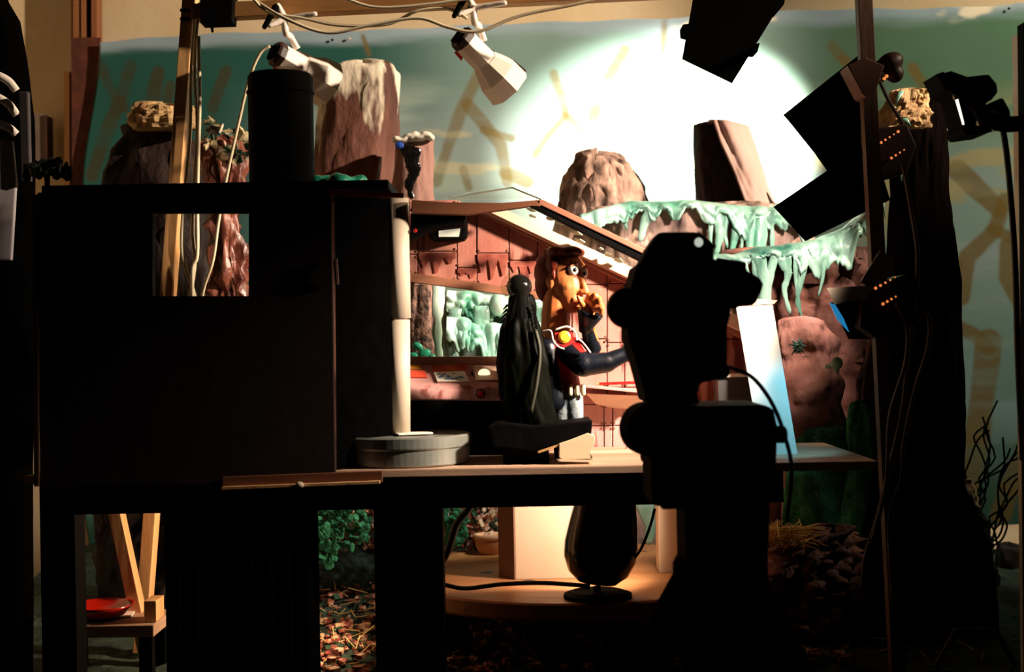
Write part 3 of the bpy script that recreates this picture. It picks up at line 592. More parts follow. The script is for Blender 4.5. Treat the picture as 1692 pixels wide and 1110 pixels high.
# pipe and tin
tn = thing('film_tin', 'round grey metal tin on the table holding up the pale pipe', 'tin', (U(669, 770, 2.04).x, 2.045, ZT))
rT = S(216, 2.04)/2; xT = U(669, 750, 2.04).x; yT = YF+.005+rT
obj('tin_body', G().lathe([(rT-.003, .001), (rT-.001, .003), (rT-.001, .024), (rT, .026)], (xT, yT, ZT), n=64), M['steel'], tn)
obj('lid', G().lathe([(rT+.001, .0255), (rT+.0015, .027), (rT+.0015, .040), (rT-.001, .042), (rT-.006, .042), (rT-.008, .0405)], (xT, yT, ZT), n=64), M['steel'], tn)
pp = thing('support_pipe', 'pale vertical pipe standing on the tin at the right edge of the black hull', 'pipe', (U(662, 728, yT).x, yT, ZT+.042))
p0 = Vector((U(660, 728, yT).x, yT, ZT+.0425)); p1 = U(659, 528, yT); p2 = U(655, 328, yT)
obj('lower_pipe', G().tube([p0, p1], S(18.5, yT), 32), M['pipe'], pp, smooth=True)
obj('upper_pipe', G().tube([p1+Vector((0, 0, .002)), p2], S(20, yT), 32), M['pipe'], pp, smooth=True)
obj('paper_foot', G().box(p0+Vector((.02, -.01, .001)), (.05, .04, .002), Matrix.Rotation(.3, 3, 'Z')), M['paper'], pp)
# ------------------------------------------------------------------ cockpit
YW = 2.205
ck = thing('spaceship_cockpit', 'pink rust streaked miniature cockpit with sloping skylight, window and console', 'cockpit', (U(900, 750, YW).x, 2.15, ZT))
def clip(poly, a, b, c):
    """keep a*x+b*y<=c"""
    out = []
    for i in range(len(poly)):
        p, q = poly[i], poly[(i+1) % len(poly)]; dp = a*p[0]+b*p[1]-c; dq = a*q[0]+b*q[1]-c
        if dp <= 0: out.append(p)
        if dp*dq < 0: t = dp/(dp-dq); out.append((p[0]+t*(q[0]-p[0]), p[1]+t*(q[1]-p[1])))
    return out
def top_line(x): return 345+(x-785)*.478 if x > 785 else 345
riv = G()
def hull_panel(x0, x1, y0, y1, extra=(), Y=YW, m='hull', rivets=True):
    poly = [(x0+.7, y0+.7), (x1-.7, y0+.7), (x1-.7, y1-.7), (x0+.7, y1-.7)]
    poly = clip(poly, .478, -1, .478*785-345)                    # below the roof line y>=345+(x-785)*.478
    for e_ in extra:
        poly = clip(poly, *e_)
    if len(poly) < 3: return
    A = abs(sum(poly[i][0]*poly[(i+1) % len(poly)][1]-poly[(i+1) % len(poly)][0]*poly[i][1] for i in range(len(poly))))/2
    if A < 25: return
    dz = random.uniform(-.0012, .0012)
    obj('hull_panel', G().prism([U(x, y, Y+dz) for x, y in poly], (0, .012, 0)), M[m], ck, bevel=.0008, seg=1)
    if rivets:
        for x, y in poly:
            cx = sum(p[0] for p in poly)/len(poly); cy_ = sum(p[1] for p in poly)/len(poly)
            d = math.hypot(cx-x, cy_-y)
            if d > 14: riv.ball(U(x+(cx-x)/d*4, y+(cy_-y)/d*4, Y-.001), (.0018, .0012, .0018), n=6, m=4)
# window lintel runs from (676,452) to (830,475) and on
def lint(x): return 452+(x-676)*.142
above = (-.142, 1, 452-.142*676)                                 # y <= lintel
for x0_, x1_, split in ((676, 690, 420), (690, 755, 415), (755, 788, 442), (788, 841, 418), (841, 888, 430), (888, 915, 470)):
    hull_panel(x0_, x1_, 330, split, (above,)); hull_panel(x0_, x1_, split, 520, (above,))
for x0_, x1_, sp in ((902, 945, (430, 505, 575)), (945, 1003, (470, 560, 640)), (1003, 1032, (468, 566, 640)), (1032, 1068, (490, 566, 640)), (1068, 1130, (500, 600)), (1130, 1195, (520, 600)), (1195, 1250, (508, 560, 618))):
    ys = [330] + list(sp) + [668]
    for a_, b_2 in zip(ys[:-1], ys[1:]): hull_panel(x0_, x1_, a_, b_2)
for x0_, x1_ in ((902, 960), (960, 998), (998, 1012), (1012, 1036), (1036, 1062), (1062, 1110), (1110, 1180), (1180, 1255)):
    hull_panel(x0_, x1_, 668, 703 if x0_ < 1036 else 749, m='hull_low')
    if x0_ < 1036: hull_panel(x0_, x1_, 703, 749, m='hull_low')
obj('added_hull_backing', G().prism([U(676, 340, YW+.014), U(786, 344, YW+.014), U(1255, 568, YW+.014), U(1255, 750, YW+.014), U(902, 750, YW+.014), U(902, 482, YW+.014), U(676, 450, YW+.014)], (0, .006, 0)), M['black'], ck)  # plate added to stop light coming through the panel seams
rv = obj('rivets', riv, M['wood_dark'], ck); rv['kind'] = 'stuff'
# dripping stains painted along the seams (each its own paint run, 0.4 mm proud)
def stain(x0, x1, y, lens):
    pts = [(x0, y)]; n = len(lens); w = (x1-x0)/n
    low_ = []
    for i, l in enumerate(lens):
        xx = x0+i*w
        q = random.uniform(.28, .45); low_ += [(xx+w*.02, y+7+random.random()*3), (xx+w*.16, y+l*.5), (xx+w*q, y+l), (xx+w*(q+.22), y+l*.95), (xx+w*.82, y+l*.45), (xx+w*.98, y+7+random.random()*3)]
    poly = [(x0, y), (x1, y)] + low_[::-1]
    obj('paint_run', G().prism([U(px, py, YW-.0022) for px, py in poly], (0, .002, 0)), M['stain'], ck)
stain(692, 753, 418, [24, 34, 18]); stain(789, 840, 420, [30, 42, 36]); stain(843, 886, 432, [18, 34, 20]); stain(756, 787, 444, [12, 16])
stain(905, 944, 433, [14, 22])
# lintel, sill, far roof beam
obj('window_lintel', G().prism([U(676, 450, YW-.012), U(910, 484, YW-.012), U(910, 497, YW-.012), U(676, 465, YW-.012)], (0, .03, 0)), M['trim'], ck, bevel=.001)
obj('window_sill', G().prism([U(676, 589, YW-.012), U(910, 589, YW-.012), U(910, 603, YW-.012), U(676, 603, YW-.012)], (0, .03, 0)), M['trim'], ck, bevel=.001)
obj('window_post', G().box((U(905, 540, YW).x, YW+.003, U(905, 540, YW).z), (.012, .02, U(905, 480, YW).z-U(905, 600, YW).z)), M['trim'], ck)
obj('roof_beam', G().prism([U(783, 347, YW-.02), U(806, 345, YW-.02), U(1262, 559, YW-.02), U(1240, 566, YW-.02)], (0, .03, 0)), M['trim'], ck, bevel=.001)
obj('roof_beam', G().prism([U(793, 349, YW-.024), U(800, 340, YW-.024), U(1262, 553, YW-.024), U(1255, 562, YW-.024)], (0, .034, 0)), M['beam'], ck, bevel=.001)
obj('roof_beam', G().prism([U(800, 346, YW-.030), U(826, 342, YW-.030), U(1262, 541, YW-.030), U(1254, 562, YW-.030)], (0, .05, 0)), M['beam'], ck, bevel=.001)
# near roof beams and clear panes
YN = 2.02
obj('front_beam', G().prism([U(680, 330, YN), U(736, 334, YN), U(830, 335, YN), U(893, 330, YN), U(893, 341, YN), U(880, 340, YN), U(770, 355, YN), U(680, 352, YN)], (0, .022, 0)), M['wood_dark'], ck, bevel=.001)
obj('front_beam', G().prism([U(884, 330, YN), U(898, 330, YN), U(1068, 412, YN), U(1120, 437, YN), U(1120, 446, YN), U(890, 337, YN)], (0, .022, 0)), M['trim'], ck, bevel=.001)
obj('front_beam', G().prism([U(872, 339, YN+.002), U(890, 336, YN+.002), U(1120, 445, YN+.002), U(1120, 457, YN+.002), U(1058, 431, YN+.002)], (0, .022, 0)), M['black'], ck, bevel=.001)['label'] = 'black underside strip'
obj('skylight_pane', G().prism([U(884, 338, YN+.012), U(1090, 435, YN+.012), U(1075, 470, YW-.02), U(824, 345, YW-.02)], (0, 0, .002)), M['clear'], ck)
obj('top_pane', G().prism([U(733, 331, YN+.01), U(893, 329, YN+.01), U(846, 309, YN+.13), U(780, 318, YN+.13)], (0, 0, .002)), M['clear'], ck)
obj('pane_edge', G().tube([U(740, 327, YN+.12), U(846, 310, YN+.125), U(895, 330, YN+.01)], .0012, 6), M['steel'], ck)
fl_ = G()
for k in range(15):
    t_ = (k+.5)/15; q = random.uniform(.2, .8)
    a_ = U(884+206*t_, 338+97*t_, YN+.012); b_2 = U(824+251*t_, 345+125*t_, YW-.02); c = a_.lerp(b_2, q) + Vector((0, 0, .0045)); n_ = random.choice((4, 5, 6)); w_ = random.uniform(.005, .010)
    sx = (U(1090, 435, YN+.012)-U(884, 338, YN+.012)).normalized(); sy = (b_2-a_).normalized()
    fl_.prism([c + sx*w_*math.cos(6.283*i/n_+k)*random.uniform(.7, 1.2) + sy*w_*2.2*math.sin(6.283*i/n_+k)*random.uniform(.7, 1.2) for i in range(n_)], (0, 0, .0012))
ps = obj('pane_flakes', fl_, mat('pale_green_flake', '#9fb49a', '#c8cdb0', 40), ck); ps['kind'] = 'stuff'; ps['label'] = 'pale green flakes lying on the skylight'
obj('corner_bracket', G().prism([U(678, 352, YN+.03), U(770, 353, YN+.03), U(768, 372, YN+.03), U(715, 378, YN+.03), U(690, 390, YN+.03), U(678, 396, YN+.03)], (0, .05, 0)), M['black'], ck, bevel=.002)
for x, y in ((681, 347), (686, 381)): obj('bolt', G().ball(U(x, y, YN+.022), (.003, .003, .003), n=8, m=6), M['red_plastic'], ck)
mo = obj('monitor', G().prism([U(714, 362, YW-.035), U(765, 360, YW-.035), U(772, 366, YW-.035), U(772, 390, YW-.035), U(766, 397, YW-.035), U(716, 397, YW-.035), U(708, 391, YW-.035), U(708, 368, YW-.035)], (0, .034, 0)), M['black'], ck, bevel=.003)
obj('screen', G().prism([U(725, 376, YW-.037), U(761, 376, YW-.037), U(758, 391, YW-.037), U(725, 391, YW-.037)], (0, .003, 0)), emat('lit_screen', '#c8c6b4', .55), mo)['label'] = 'pale lit screen'
# console
def Qc(x, y, k): return U(x, y, YW-.02-.05*k)
obj('console_desk', G().prism([U(676, 603, YW-.02), U(676, 603, YW+.0), U(676, 664, YW+.0), U(676, 660, YW-.09), U(676, 645, YW-.085)], U(905, 603, YW-.02)-U(676, 603, YW-.02)), M['hull_low'], ck, bevel=.002)
def onc(x, y, lift=.0015):
    t_ = (y-603)/42; return U(x, y, YW-.02-.065*t_) + Vector((0, -lift, lift))
def patch(name, poly, m, lift=.002, par=None, th=.002):
    return obj(name, G().prism([onc(x, y, lift) for x, y in poly], (0, th, -th)), m, par or ck)
patch('console_strip', [(677, 605), (696, 605), (697, 611), (677, 611)], mat('orange_strip', '#d88a1c'))['label'] = 'orange strip'
patch('console_strip', [(677, 614), (702, 614), (706, 625), (677, 625)], mat('red_strip', '#c8452c'))['label'] = 'red strip'
patch('console_strip', [(712, 605), (771, 604), (769, 615), (716, 617)], mat('rust_orange_strip', '#a02c10', '#d0661c', 40))['label'] = 'rust orange strip'  # strip mottled in two rust oranges
cd = patch('chart_card', [(717, 618), (768, 616), (775, 632), (723, 633)], M['paper'], .003); cd['label'] = 'white card with blue line marks'
ink = G()
for k in range(16):
    x = 722+random.uniform(0, 42); y = 620+random.uniform(0, 9)
    ink.prism([onc(x, y, .0042), onc(x+random.uniform(3, 9), y+.3, .0042), onc(x+5, y+1.6, .0042), onc(x+.5, y+1.6, .0042)], (0, .0004, -.0004))
obj('ink_marks', ink, mat('blue_ink', '#4a7896'), cd)
patch('lamp_plate', [(782, 607), (826, 606), (830, 629), (786, 630)], M['beam'], .002)
lp = obj('round_lamp', G().ball(onc(800, 620, .003), (.0092, .0025, .0072)), emat('warm_console_lamp', '#fff2c8', 1.1), ck, smooth=True); lp['label'] = 'glowing oval console lamp'
obj('toggle_switch', G().capsule(onc(780, 618, .003), onc(781, 624, .005), .0016, .0016, 8), M['black'], ck)
bt = obj('push_button', G().lathe([(.0068, 0), (.0068, .005), (.0055, .006)], U(794, 651, YW-.089), (0, -1, .1), n=20), M['black'], ck)
obj('button_cap', G().lathe([(.0048, .004), (.0048, .008), (.003, .009)], U(794, 651, YW-.089), (0, -1, .1), n=20), M['red_plastic'], bt)['label'] = 'red button cap'
obj('console_front', G().prism([U(676, 662, YW-.088), U(905, 662, YW-.088), U(905, 752, YW-.07), U(676, 752, YW-.07)], (0, .01, 0)), M['black'], ck)
obj('switch_plate', G().prism([U(778, 641, YW-.0875), U(822, 640, YW-.0875), U(824, 660, YW-.0875), U(780, 661, YW-.0875)], (0, .003, 0)), M['hull_low'], ck)
# right ledge, seat block and cockpit floor
obj('wall_ledge', G().prism([U(962, 636, YW-.045), U(1066, 645, YW-.05), U(1066, 650, YW-.05), U(962, 640, YW-.045)], (0, .045, 0)), M['hull_low'], ck, bevel=.001)
obj('ledge_wedge', G().prism([U(968, 650, YW-.03), U(1062, 654, YW-.03), U(1058, 676, YW-.012), U(1012, 674, YW-.012), U(985, 668, YW-.012)], (0, .012, 0)), M['beam'], ck, bevel=.001)
obj('pipe_coil', G().tube(smoothpath([U(1036, 748, YW-.05), U(1046, 735, YW-.05), U(1058, 744, YW-.05), U(1100, 748, YW-.05)]), .006, 10), M['beam'], ck, smooth=True)
obj('seat_block', G().prism([U(1186, 622, YW-.06), U(1250, 620, YW-.06), U(1262, 752, YW-.06), U(1192, 752, YW-.06)], (0, .05, 0)), mat('dark_grey_card', '#3a3634'), ck)['label'] = 'dark grey block'
obj('seat_edge', G().prism([U(1182, 619, YW-.064), U(1246, 617, YW-.064), U(1247, 622, YW-.064), U(1182, 624, YW-.064)], (0, .055, 0)), M['paper'], ck)['label'] = 'white edge on the block'
obj('floor_board', G().box(((tx(905)+tx(1250))/2, 2.14, ZT+.003), (tx(1250)-tx(905), .12, .006)), M['wood_top'], ck)
pc = thing('red_pencil', 'red pencil lying on the cockpit wall ledge behind the puppet', 'pencil', U(1016, 634, YW-.03))
obj('shaft', G().tube([U(990, 634, YW-.03), U(1050, 632, YW-.03)], .0022, 6), M['red_plastic'], pc)
obj('tip', G().tube([U(990, 634, YW-.03), U(984, 634.5, YW-.03)], [.0022, .0004], 6), M['wood'], pc)
# white panel
wp = thing('reflector_panel', 'tall leaning white panel tinted blue by the gel lamp, right end of the cockpit', 'panel', U(1290, 752, 2.10))
pw = [U(1216, 506, 2.13), U(1276, 500, 2.13), U(1318, 752, 2.08), U(1258, 755, 2.08)]
obj('board', G().prism(pw, (.004, .022, .002)), M['panel_white'], wp, bevel=.001)
obj('top_cap', G().prism([U(1212, 506, 2.128), U(1240, 493, 2.14), U(1285, 496, 2.14), U(1279, 502, 2.128)], (0, .02, 0)), M['beam'], wp)['label'] = 'cream top edge'
# ------------------------------------------------------------------ clay puppet
YP = 2.085
k_ = YP/F_
def Q(px, py, d=0.0): p = U(px, py, YP); p.y += d; return p
fa = math.radians(38); fc_, fs_ = math.cos(fa), math.sin(fa)
def Hd(f, s, h): return Q(929 + f*fc_ - s*fs_, 462-h, -(f*fs_ + s*fc_)*k_)
RH = Matrix.Rotation(-fa, 3, 'Z')
def E(g, f, s, h, rf, rs, rh, tilt=0): return g.ball(Hd(f, s, h), (rf*k_, rs*k_, rh*k_), RH @ Matrix.Rotation(tilt, 3, 'Y'), 20, 14)
pu = thing('clay_puppet', 'clay puppet with brown hair, hand at chin, in a dark blue and red tunic', 'puppet', Q(935, 760))
g = G()
E(g, 0, 0, 10, 37, 31, 42); E(g, 10, 0, -14, 30, 26, 34); E(g, 16, 0, -34, 21, 19, 20); E(g, 25, 0, -46, 12, 13, 10)     # skull, face, jaw, chin
E(g, 24, 0, 28, 10, 20, 9); E(g, 29, 12, 27, 5, 11, 3.4); E(g, 29, -12, 25, 5, 11, 3.4)                                     # brow
E(g, 21, 14, -13, 11, 10, 12); E(g, 21, -14, -13, 11, 10, 12)                                                          # cheeks
g.capsule(Hd(33, 0, 18), Hd(47, 0, -20), 4.2*k_, 6.2*k_); E(g, 42, 5, -21, 6, 4, 4); E(g, 42, -5, -21, 6, 4, 4)          # nose
g.capsule(Hd(33, 13, -33), Hd(39, 0, -31), 2.6*k_, 3.4*k_); g.capsule(Hd(39, 0, -31), Hd(33, -13, -33), 3.4*k_, 2.6*k_)
g.capsule(Hd(31, 12, -38), Hd(37, 0, -39), 2.6*k_, 3.8*k_); g.capsule(Hd(37, 0, -39), Hd(31, -12, -38), 3.8*k_, 2.6*k_)
E(g, -4, 29, -4, 8, 4, 12); E(g, -4, -29, -4, 8, 4, 12)                                                              # ears
g.capsule(Q(921, 490), Q(916, 570), 24*k_, 25*k_, 16)                                                                # neck
g.capsule(Q(915, 575), Q(932, 640), 26*k_, 24*k_, 16)                                                                # trunk
g.capsule(Q(930, 578, -.01), Q(966, 604, -.035), 11*k_, 10*k_); g.capsule(Q(966, 604, -.035), Q(1040, 584, -.03), 10*k_, 7*k_)
g.capsule(Q(940, 570, .02), Q(985, 580, .0), 10*k_, 9*k_); g.capsule(Q(985, 580, .0), Q(968, 520, -.03), 9*k_, 8*k_)
# raised hand at the chin: palm, four curled fingers, thumb
g.capsule(Q(970, 524, -.03), Q(973, 508, -.032), 9*k_, 11*k_)
for i, (bx, by, mx_, my, ex, ey) in enumerate([(966, 497, 970, 484, 980, 482), (972, 496, 979, 484, 988, 490), (977, 500, 986, 493, 991, 503), (979, 507, 989, 505, 989, 514)]):
    d_ = -.036-.004*i
    g.capsule(Q(bx+1, by+5, d_), Q(mx_+1, my+5, d_-.006), 5.4*k_, 5*k_, 8); g.capsule(Q(mx_+1, my+5, d_-.006), Q(ex+1, ey+5, d_-.002), 5*k_, 4.2*k_, 8)
g.capsule(Q(964, 510, -.035), Q(957, 500, -.045), 5*k_, 4.6*k_, 8); g.capsule(Q(957, 500, -.045), Q(953, 492, -.046), 4.4*k_, 3.8*k_, 8)
# far hand at the end of the stretched arm
g.capsule(Q(1040, 584, -.03), Q(1054, 580, -.03), 8*k_, 9*k_)
for i in range(4):
    a_ = Q(1058, 572+6*i, -.03-.004*i); b_2 = Q(1072+2*(i in (1, 2)), 572+6*i, -.034-.004*i); c_2 = Q(1080, 577+5*i, -.03)
    g.capsule(a_, b_2, 3.6*k_, 3.3*k_, 8); g.capsule(b_2, c_2, 3.3*k_, 2.8*k_, 8)
g.capsule(Q(1050, 574, -.036), Q(1058, 562, -.042), 3.8*k_, 3.4*k_, 8); g.capsule(Q(1058, 562, -.042), Q(1067, 560, -.042), 3.4*k_, 2.8*k_, 8)
# hips and legs inside the trousers
g.capsule(Q(934, 640), Q(934, 700), 20*k_, 15*k_); g.capsule(Q(944, 640), Q(950, 735, -.01), 14*k_, 9*k_)
M['skin'] = mat('orange_clay_skin', '#b4602f', '#c4733f', 20, .45, .12, 60, spec=.45)
obj('body', fuse(g, .0017, 4), M['skin'], pu, smooth=True)
hg = G()
for f, s, h, rf, rs, rh in ((-16, 0, 16, 30, 33, 36), (-6, 0, 38, 34, 28, 16), (12, 10, 44, 20, 16, 9), (20, 2, 46, 16, 20, 9), (25, -8, 44, 12, 14, 8), (30, -4, 45, 8, 10, 6), (-24, 14, -8, 18, 18, 30), (-24, -12, -8, 18, 18, 30), (-20, 22, 12, 20, 14, 24), (0, 27, 24, 12, 8, 14), (0, -27, 24, 12, 8, 14), (4, 29, 8, 4, 5, 10), (-2, 18, 46, 16, 12, 9), (-34, 6, 30, 12, 14, 14)):
    E(hg, f, s, h, rf, rs, rh)
for i in range(16):
    a_ = i*.7; E(hg, 22*math.cos(a_)-6, 22*math.sin(a_), 44+3*math.sin(i*2.3), 8, 6, 5)
M['hair'] = mat('reddish_brown_clay_hair', '#5c1c10', '#8e331c', 30, .45, .5, 70, (1, 1, .5))
obj('hair', fuse(hg, .0018, 2), M['hair'], pu, smooth=True)
for s, h in ((12.5, 15), (-13, 9)):
    ey = obj('eye', G().ball(Hd(30.5, s, h), 9.8*k_, None, 18, 12), mat('white_eye', '#f4efe4', None, 5, .25), pu, smooth=True)
    dn = (Vector((.34, -.93, -.05))).normalized()
    obj('pupil', G().ball(Hd(30.5, s, h) + dn*7.4*k_, 3.9*k_, None, 12, 8), M['black_gloss'], ey, smooth=True)
    lid = fuse(G().capsule(Hd(33, s+10, h+5), Hd(37, s, h+11), 2.0*k_, 2.4*k_).capsule(Hd(37, s, h+11), Hd(33, s-10, h+5), 2.4*k_, 2.0*k_), .001, 2)
    obj('eyelid', lid, M['skin'], pu, smooth=True)
# clothes
M['navy'] = mat('dark_navy_cloth', (.002, .003, .006), (.004, .006, .011), 20, .34, .2, 30, spec=.35)
M['red_cloth'] = mat('red_cloth', '#a01810', '#7c100c', 20, .5, .2, 40)
tg = G().capsule(Q(915, 582), Q(930, 640), 31*k_, 30*k_, 20).capsule(Q(898, 580, .02), Q(938, 572, -.005), 24*k_, 20*k_, 14)
obj('tunic', fuse(tg, .0022, 4), M['red_cloth'], pu, smooth=True)
tg = G().capsule(Q(902, 578, -.012), Q(914, 660, -.014), 22*k_, 24*k_, 16).capsule(Q(897, 582, .02), Q(908, 650, .02), 22*k_, 24*k_, 16)
obj('vest', fuse(tg, .0022, 4), M['navy'], pu, smooth=True)['label'] = 'dark blue vest half'
ag = G().capsule(Q(934, 580, -.018), Q(962, 602, -.036), 19*k_, 20*k_, 16).capsule(Q(962, 602, -.036), Q(1000, 598, -.034), 19*k_, 17*k_, 16).capsule(Q(1000, 598, -.034), Q(1036, 582, -.03), 16*k_, 12*k_, 14).capsule(Q(1034, 584, -.03), Q(1044, 578, -.03), 14*k_, 17*k_, 14)
obj('sleeve', fuse(ag, .002, 4), M['navy'], pu, smooth=True)['label'] = 'glossy dark blue sleeve stretched forward'
ag = G().capsule(Q(945, 572, .014), Q(980, 576, .0), 15*k_, 14*k_, 14).capsule(Q(980, 576, .0), Q(968, 540, -.022), 14*k_, 11*k_, 14)
obj('sleeve', fuse(ag, .002, 4), M['navy'], pu, smooth=True)['label'] = 'dark blue sleeve of the raised arm'
cf = G().tube([Q(966, 548, -.022), Q(968, 535, -.026), Q(972, 522, -.030), Q(974, 516, -.031)], [10*k_, 13*k_, 19*k_, 21*k_], 18, caps=False)
obj('cuff', cf, M['navy'], pu, smooth=True, solid=.002)['label'] = 'flared dark cuff'
M['white_trim'] = mat('white_piping', '#e4d8cc', None, 10, .5)
for pts in ([(895, 548, -.052), (908, 547, -.058), (912, 562, -.060), (920, 572, -.062), (930, 576, -.062)], [(915, 545, -.058), (935, 540, -.058), (948, 550, -.056), (950, 562, -.058)], [(948, 556, -.058), (960, 566, -.056), (972, 582, -.058)]):
    obj('piping', G().tube(smoothpath([Q(*p) for p in pts]), .0014, 8), M['white_trim'], pu, smooth=True)
obj('chest_plate', G().prism([Q(914, 550, -.056), Q(944, 546, -.056), Q(948, 566, -.058), Q(930, 574, -.060), Q(918, 568, -.060)], (0, .010, 0)), M['red_cloth'], pu, bevel=.001)
obj('badge', G().lathe([(.0088, 0), (.0088, .004), (.006, .0055)], Q(930, 557, -.056), (.1, -1, .1), n=20), mat('yellow_badge', '#e08a18', '#f0a830', 20, .4), pu)['label'] = 'yellow chest badge'
obj('shoulder_band', G().prism([Q(936, 562, -.054), Q(950, 556, -.054), Q(966, 580, -.058), Q(956, 582, -.060)], (0, .008, 0)), M['red_plastic'], pu, bevel=.001)
for i, x in enumerate((941, 952, 962)):
    obj('belt_pouch', G().capsule(Q(x, 637, -.030), Q(x, 649, -.030), .0034, .0034, 10), mat('cream_pouch_%d' % i, '#d8c4a0'), pu, smooth=True)
lg = G().capsule(Q(928, 656, -.006), Q(930, 700, -.006), 24*k_, 20*k_, 16).capsule(Q(946, 656, -.014), Q(952, 715, -.016), 17*k_, 12*k_, 16)
obj('trousers', fuse(lg, .002, 4), mat('blue_grey_cloth', '#4c5a66', '#a8b0b0', 30, .45, .4, 60), pu, smooth=True)
bt_ = G().capsule(Q(950, 712, -.016), Q(954, 748, -.016), 13*k_, 12*k_).capsule(Q(954, 748, -.016), Q(968, 752, -.030), 10*k_, 8*k_).capsule(Q(930, 700), Q(930, 752), 17*k_, 15*k_)
obj('boot', fuse(bt_, .002, 3), M['black'], pu, smooth=True)
# ------------------------------------------------------------------ robed figure on a seat
YR = 2.03
kr = YR/F_
def Rr(px, py, d=0.0): p = U(px, py, YR); p.y += d; return p
rf = thing('robed_puppet', 'dark robed puppet with glossy round head, seen from behind, left of clay puppet', 'puppet', Rr(868, 700))
rb = rock([(490, 842, 880), (520, 836, 886), (540, 828, 892), (600, 821, 906), (660, 826, 912), (700, 840, 920)], YR, kd=.75, amp=.007, fl=(38, 38, 5), seed=31, zb=Rr(868, 702).z, lev=50, n=64, boxy=1, dome=.3)
M['robe'] = mat('dark_green_robe', (.0012, .0016, .0008), (.0024, .0028, .0014), 20, .5, .3, 50, (1, 1, .2), spec=.03)
obj('robe', rb, M['robe'], rf, smooth=True)
obj('robe_sheen', G().tube(smoothpath([Rr(884, 545, -.022), Rr(891, 580, -.028), Rr(886, 630, -.034), Rr(876, 680, -.036)]), .003, 8), mat('olive_sheen', '#2c2c1c'), rf, smooth=True)  # olive line put on as the sheen down the robe
fr = G()
for i in range(9): fr.capsule(Rr(838-i*1.0, 505+i*7, -.015), Rr(832-i*.9, 511+i*7.3, -.015), 2.2*kr, 1*kr, 6)
for i in range(6): fr.capsule(Rr(880+i*1.0, 505+i*7, -.015), Rr(884+i*.9, 511+i*7.3, -.015), 2.2*kr, 1*kr, 6)
obj('ruffle', fr, M['black'], rf)['kind'] = 'stuff'
obj('head', G().ball(Rr(858, 474), 21*kr, None, 24, 16), M['black_gloss'], rf, smooth=True)['label'] = 'glossy black ball head'
obj('visor', G().ball(Rr(852, 474, -.001), (25*kr, 24*kr, 25*kr), None, 24, 16), gmat('smoky_visor', '#26261c', .05, .10), rf, smooth=True)['label'] = 'clear dome around the head'
obj('neck', G().tube([Rr(860, 482), Rr(861, 525)], [14*kr, 20*kr], 16), M['black'], rf)
st = thing('puppet_seat', 'black angular seat on a bright cream foot beneath the robed puppet', 'seat', (Rr(900, 768).x, YR, ZT))
obj('seat_pan', G().prism([Rr(808, 702, -.05), Rr(826, 694, -.05), Rr(880, 700, -.05), Rr(976, 691, -.05), Rr(974, 714, -.05), Rr(940, 726, -.05), Rr(880, 742, -.05), Rr(815, 735, -.05)], (0, .10, 0)), M['black'], st, bevel=.003)
obj('seat_base', G().prism([Rr(830, 738, -.03), Rr(905, 734, -.03), Vector((Rr(908, 770).x, YR-.03, ZT+.001)), Vector((Rr(832, 770).x, YR-.03, ZT+.001))], (0, .06, 0)), M['black'], st, bevel=.002)
cb = G(); pf = [(922, 728), (940, 722), (968, 711), (979, 716), (979, 728), (972, 742), (974, 758)]
poly = [Rr(x, y, -.056) for x, y in pf] + [Vector((Rr(975, 768).x, YR-.056, ZT+.0075)), Vector((Rr(928, 768).x, YR-.056, ZT+.0075)), Rr(922, 750, -.056)]
obj('cream_foot', cb.prism(poly, (0, .035, 0)), mat('cream_ceramic', '#f0dcb4', None, 5, .4), st, bevel=.004)['label'] = 'bright cream curved foot'
obj('strut', G().bar(Rr(888, 742, -.052), Rr(930, 728, -.052), .003, .003), M['wood'], st)
# ------------------------------------------------------------------ film camera and tripod (foreground)
YC = 1.50
kc = YC/F_
def K(px, py, d=0.0): p = U(px, py, YC); p.y += d; return p
def kp(pts, d): return [K(x, y, d) for x, y in pts]
fcam = thing('film_camera', 'black movie camera silhouette on a tripod in front of the cockpit', 'movie camera', K(1120, 660))
obj('body', G().prism(kp([(1046, 440), (1100, 428), (1172, 432), (1196, 470), (1196, 520), (1190, 540), (1190, 600), (1196, 612), (1192, 622), (1148, 630), (1142, 648), (1148, 664), (1062, 664), (1056, 640), (1044, 596), (1032, 560), (1030, 500)], -.05), (0, .10, 0)), M['black'], fcam, bevel=.005)
obj('viewfinder_hood', G().prism(kp([(1084, 387), (1146, 387), (1173, 412), (1172, 448), (1048, 450), (1054, 436), (1066, 412)], -.035), (0, .06, 0)), M['black'], fcam, bevel=.004)
obj('eyepiece', G().tube([K(1165, 470, -.02), K(1200, 474, -.03), K(1215, 478, -.034)], [38*kc, 37*kc, 34*kc], 24), M['black_felt'], fcam, smooth=True)
obj('eyecup', G().tube([K(1206, 476, -.034), K(1218, 479, -.036), K(1238, 484, -.04), K(1243, 486, -.041)], [33*kc, 30*kc, 23*kc, 17*kc], 24), M['black_felt'], fcam, smooth=True)
obj('eyepiece', G().tube([K(1180, 440, -.01), K(1222, 452, -.02)], [14*kc, 18*kc], 20), M['black_felt'], fcam, smooth=True)
obj('crank_disc', G().lathe([(28*kc, 0), (33*kc, .004), (33*kc, .014), (28*kc, .018)], K(1036, 510, -.02), (-.25, -1, 0), n=32), mat('worn_brown_black', (.012, .008, .006), (.02, .013, .01), 20, .5), fcam)
obj('hood_hole_glow', G().ball(K(1147, 404, -.037), (7*kc, 4*kc, 7.5*kc)), emat('hole_glow', '#d8e0d0', .7), fcam, smooth=True)['label'] = 'glowing disc standing in for light through a hole in the hood'  # glowing disc stands in for light through a hole in the hood
obj('hood_edge', G().bar(K(1146, 388, -.03), K(1174, 412, -.03), .004, .004), M['steel'], fcam)
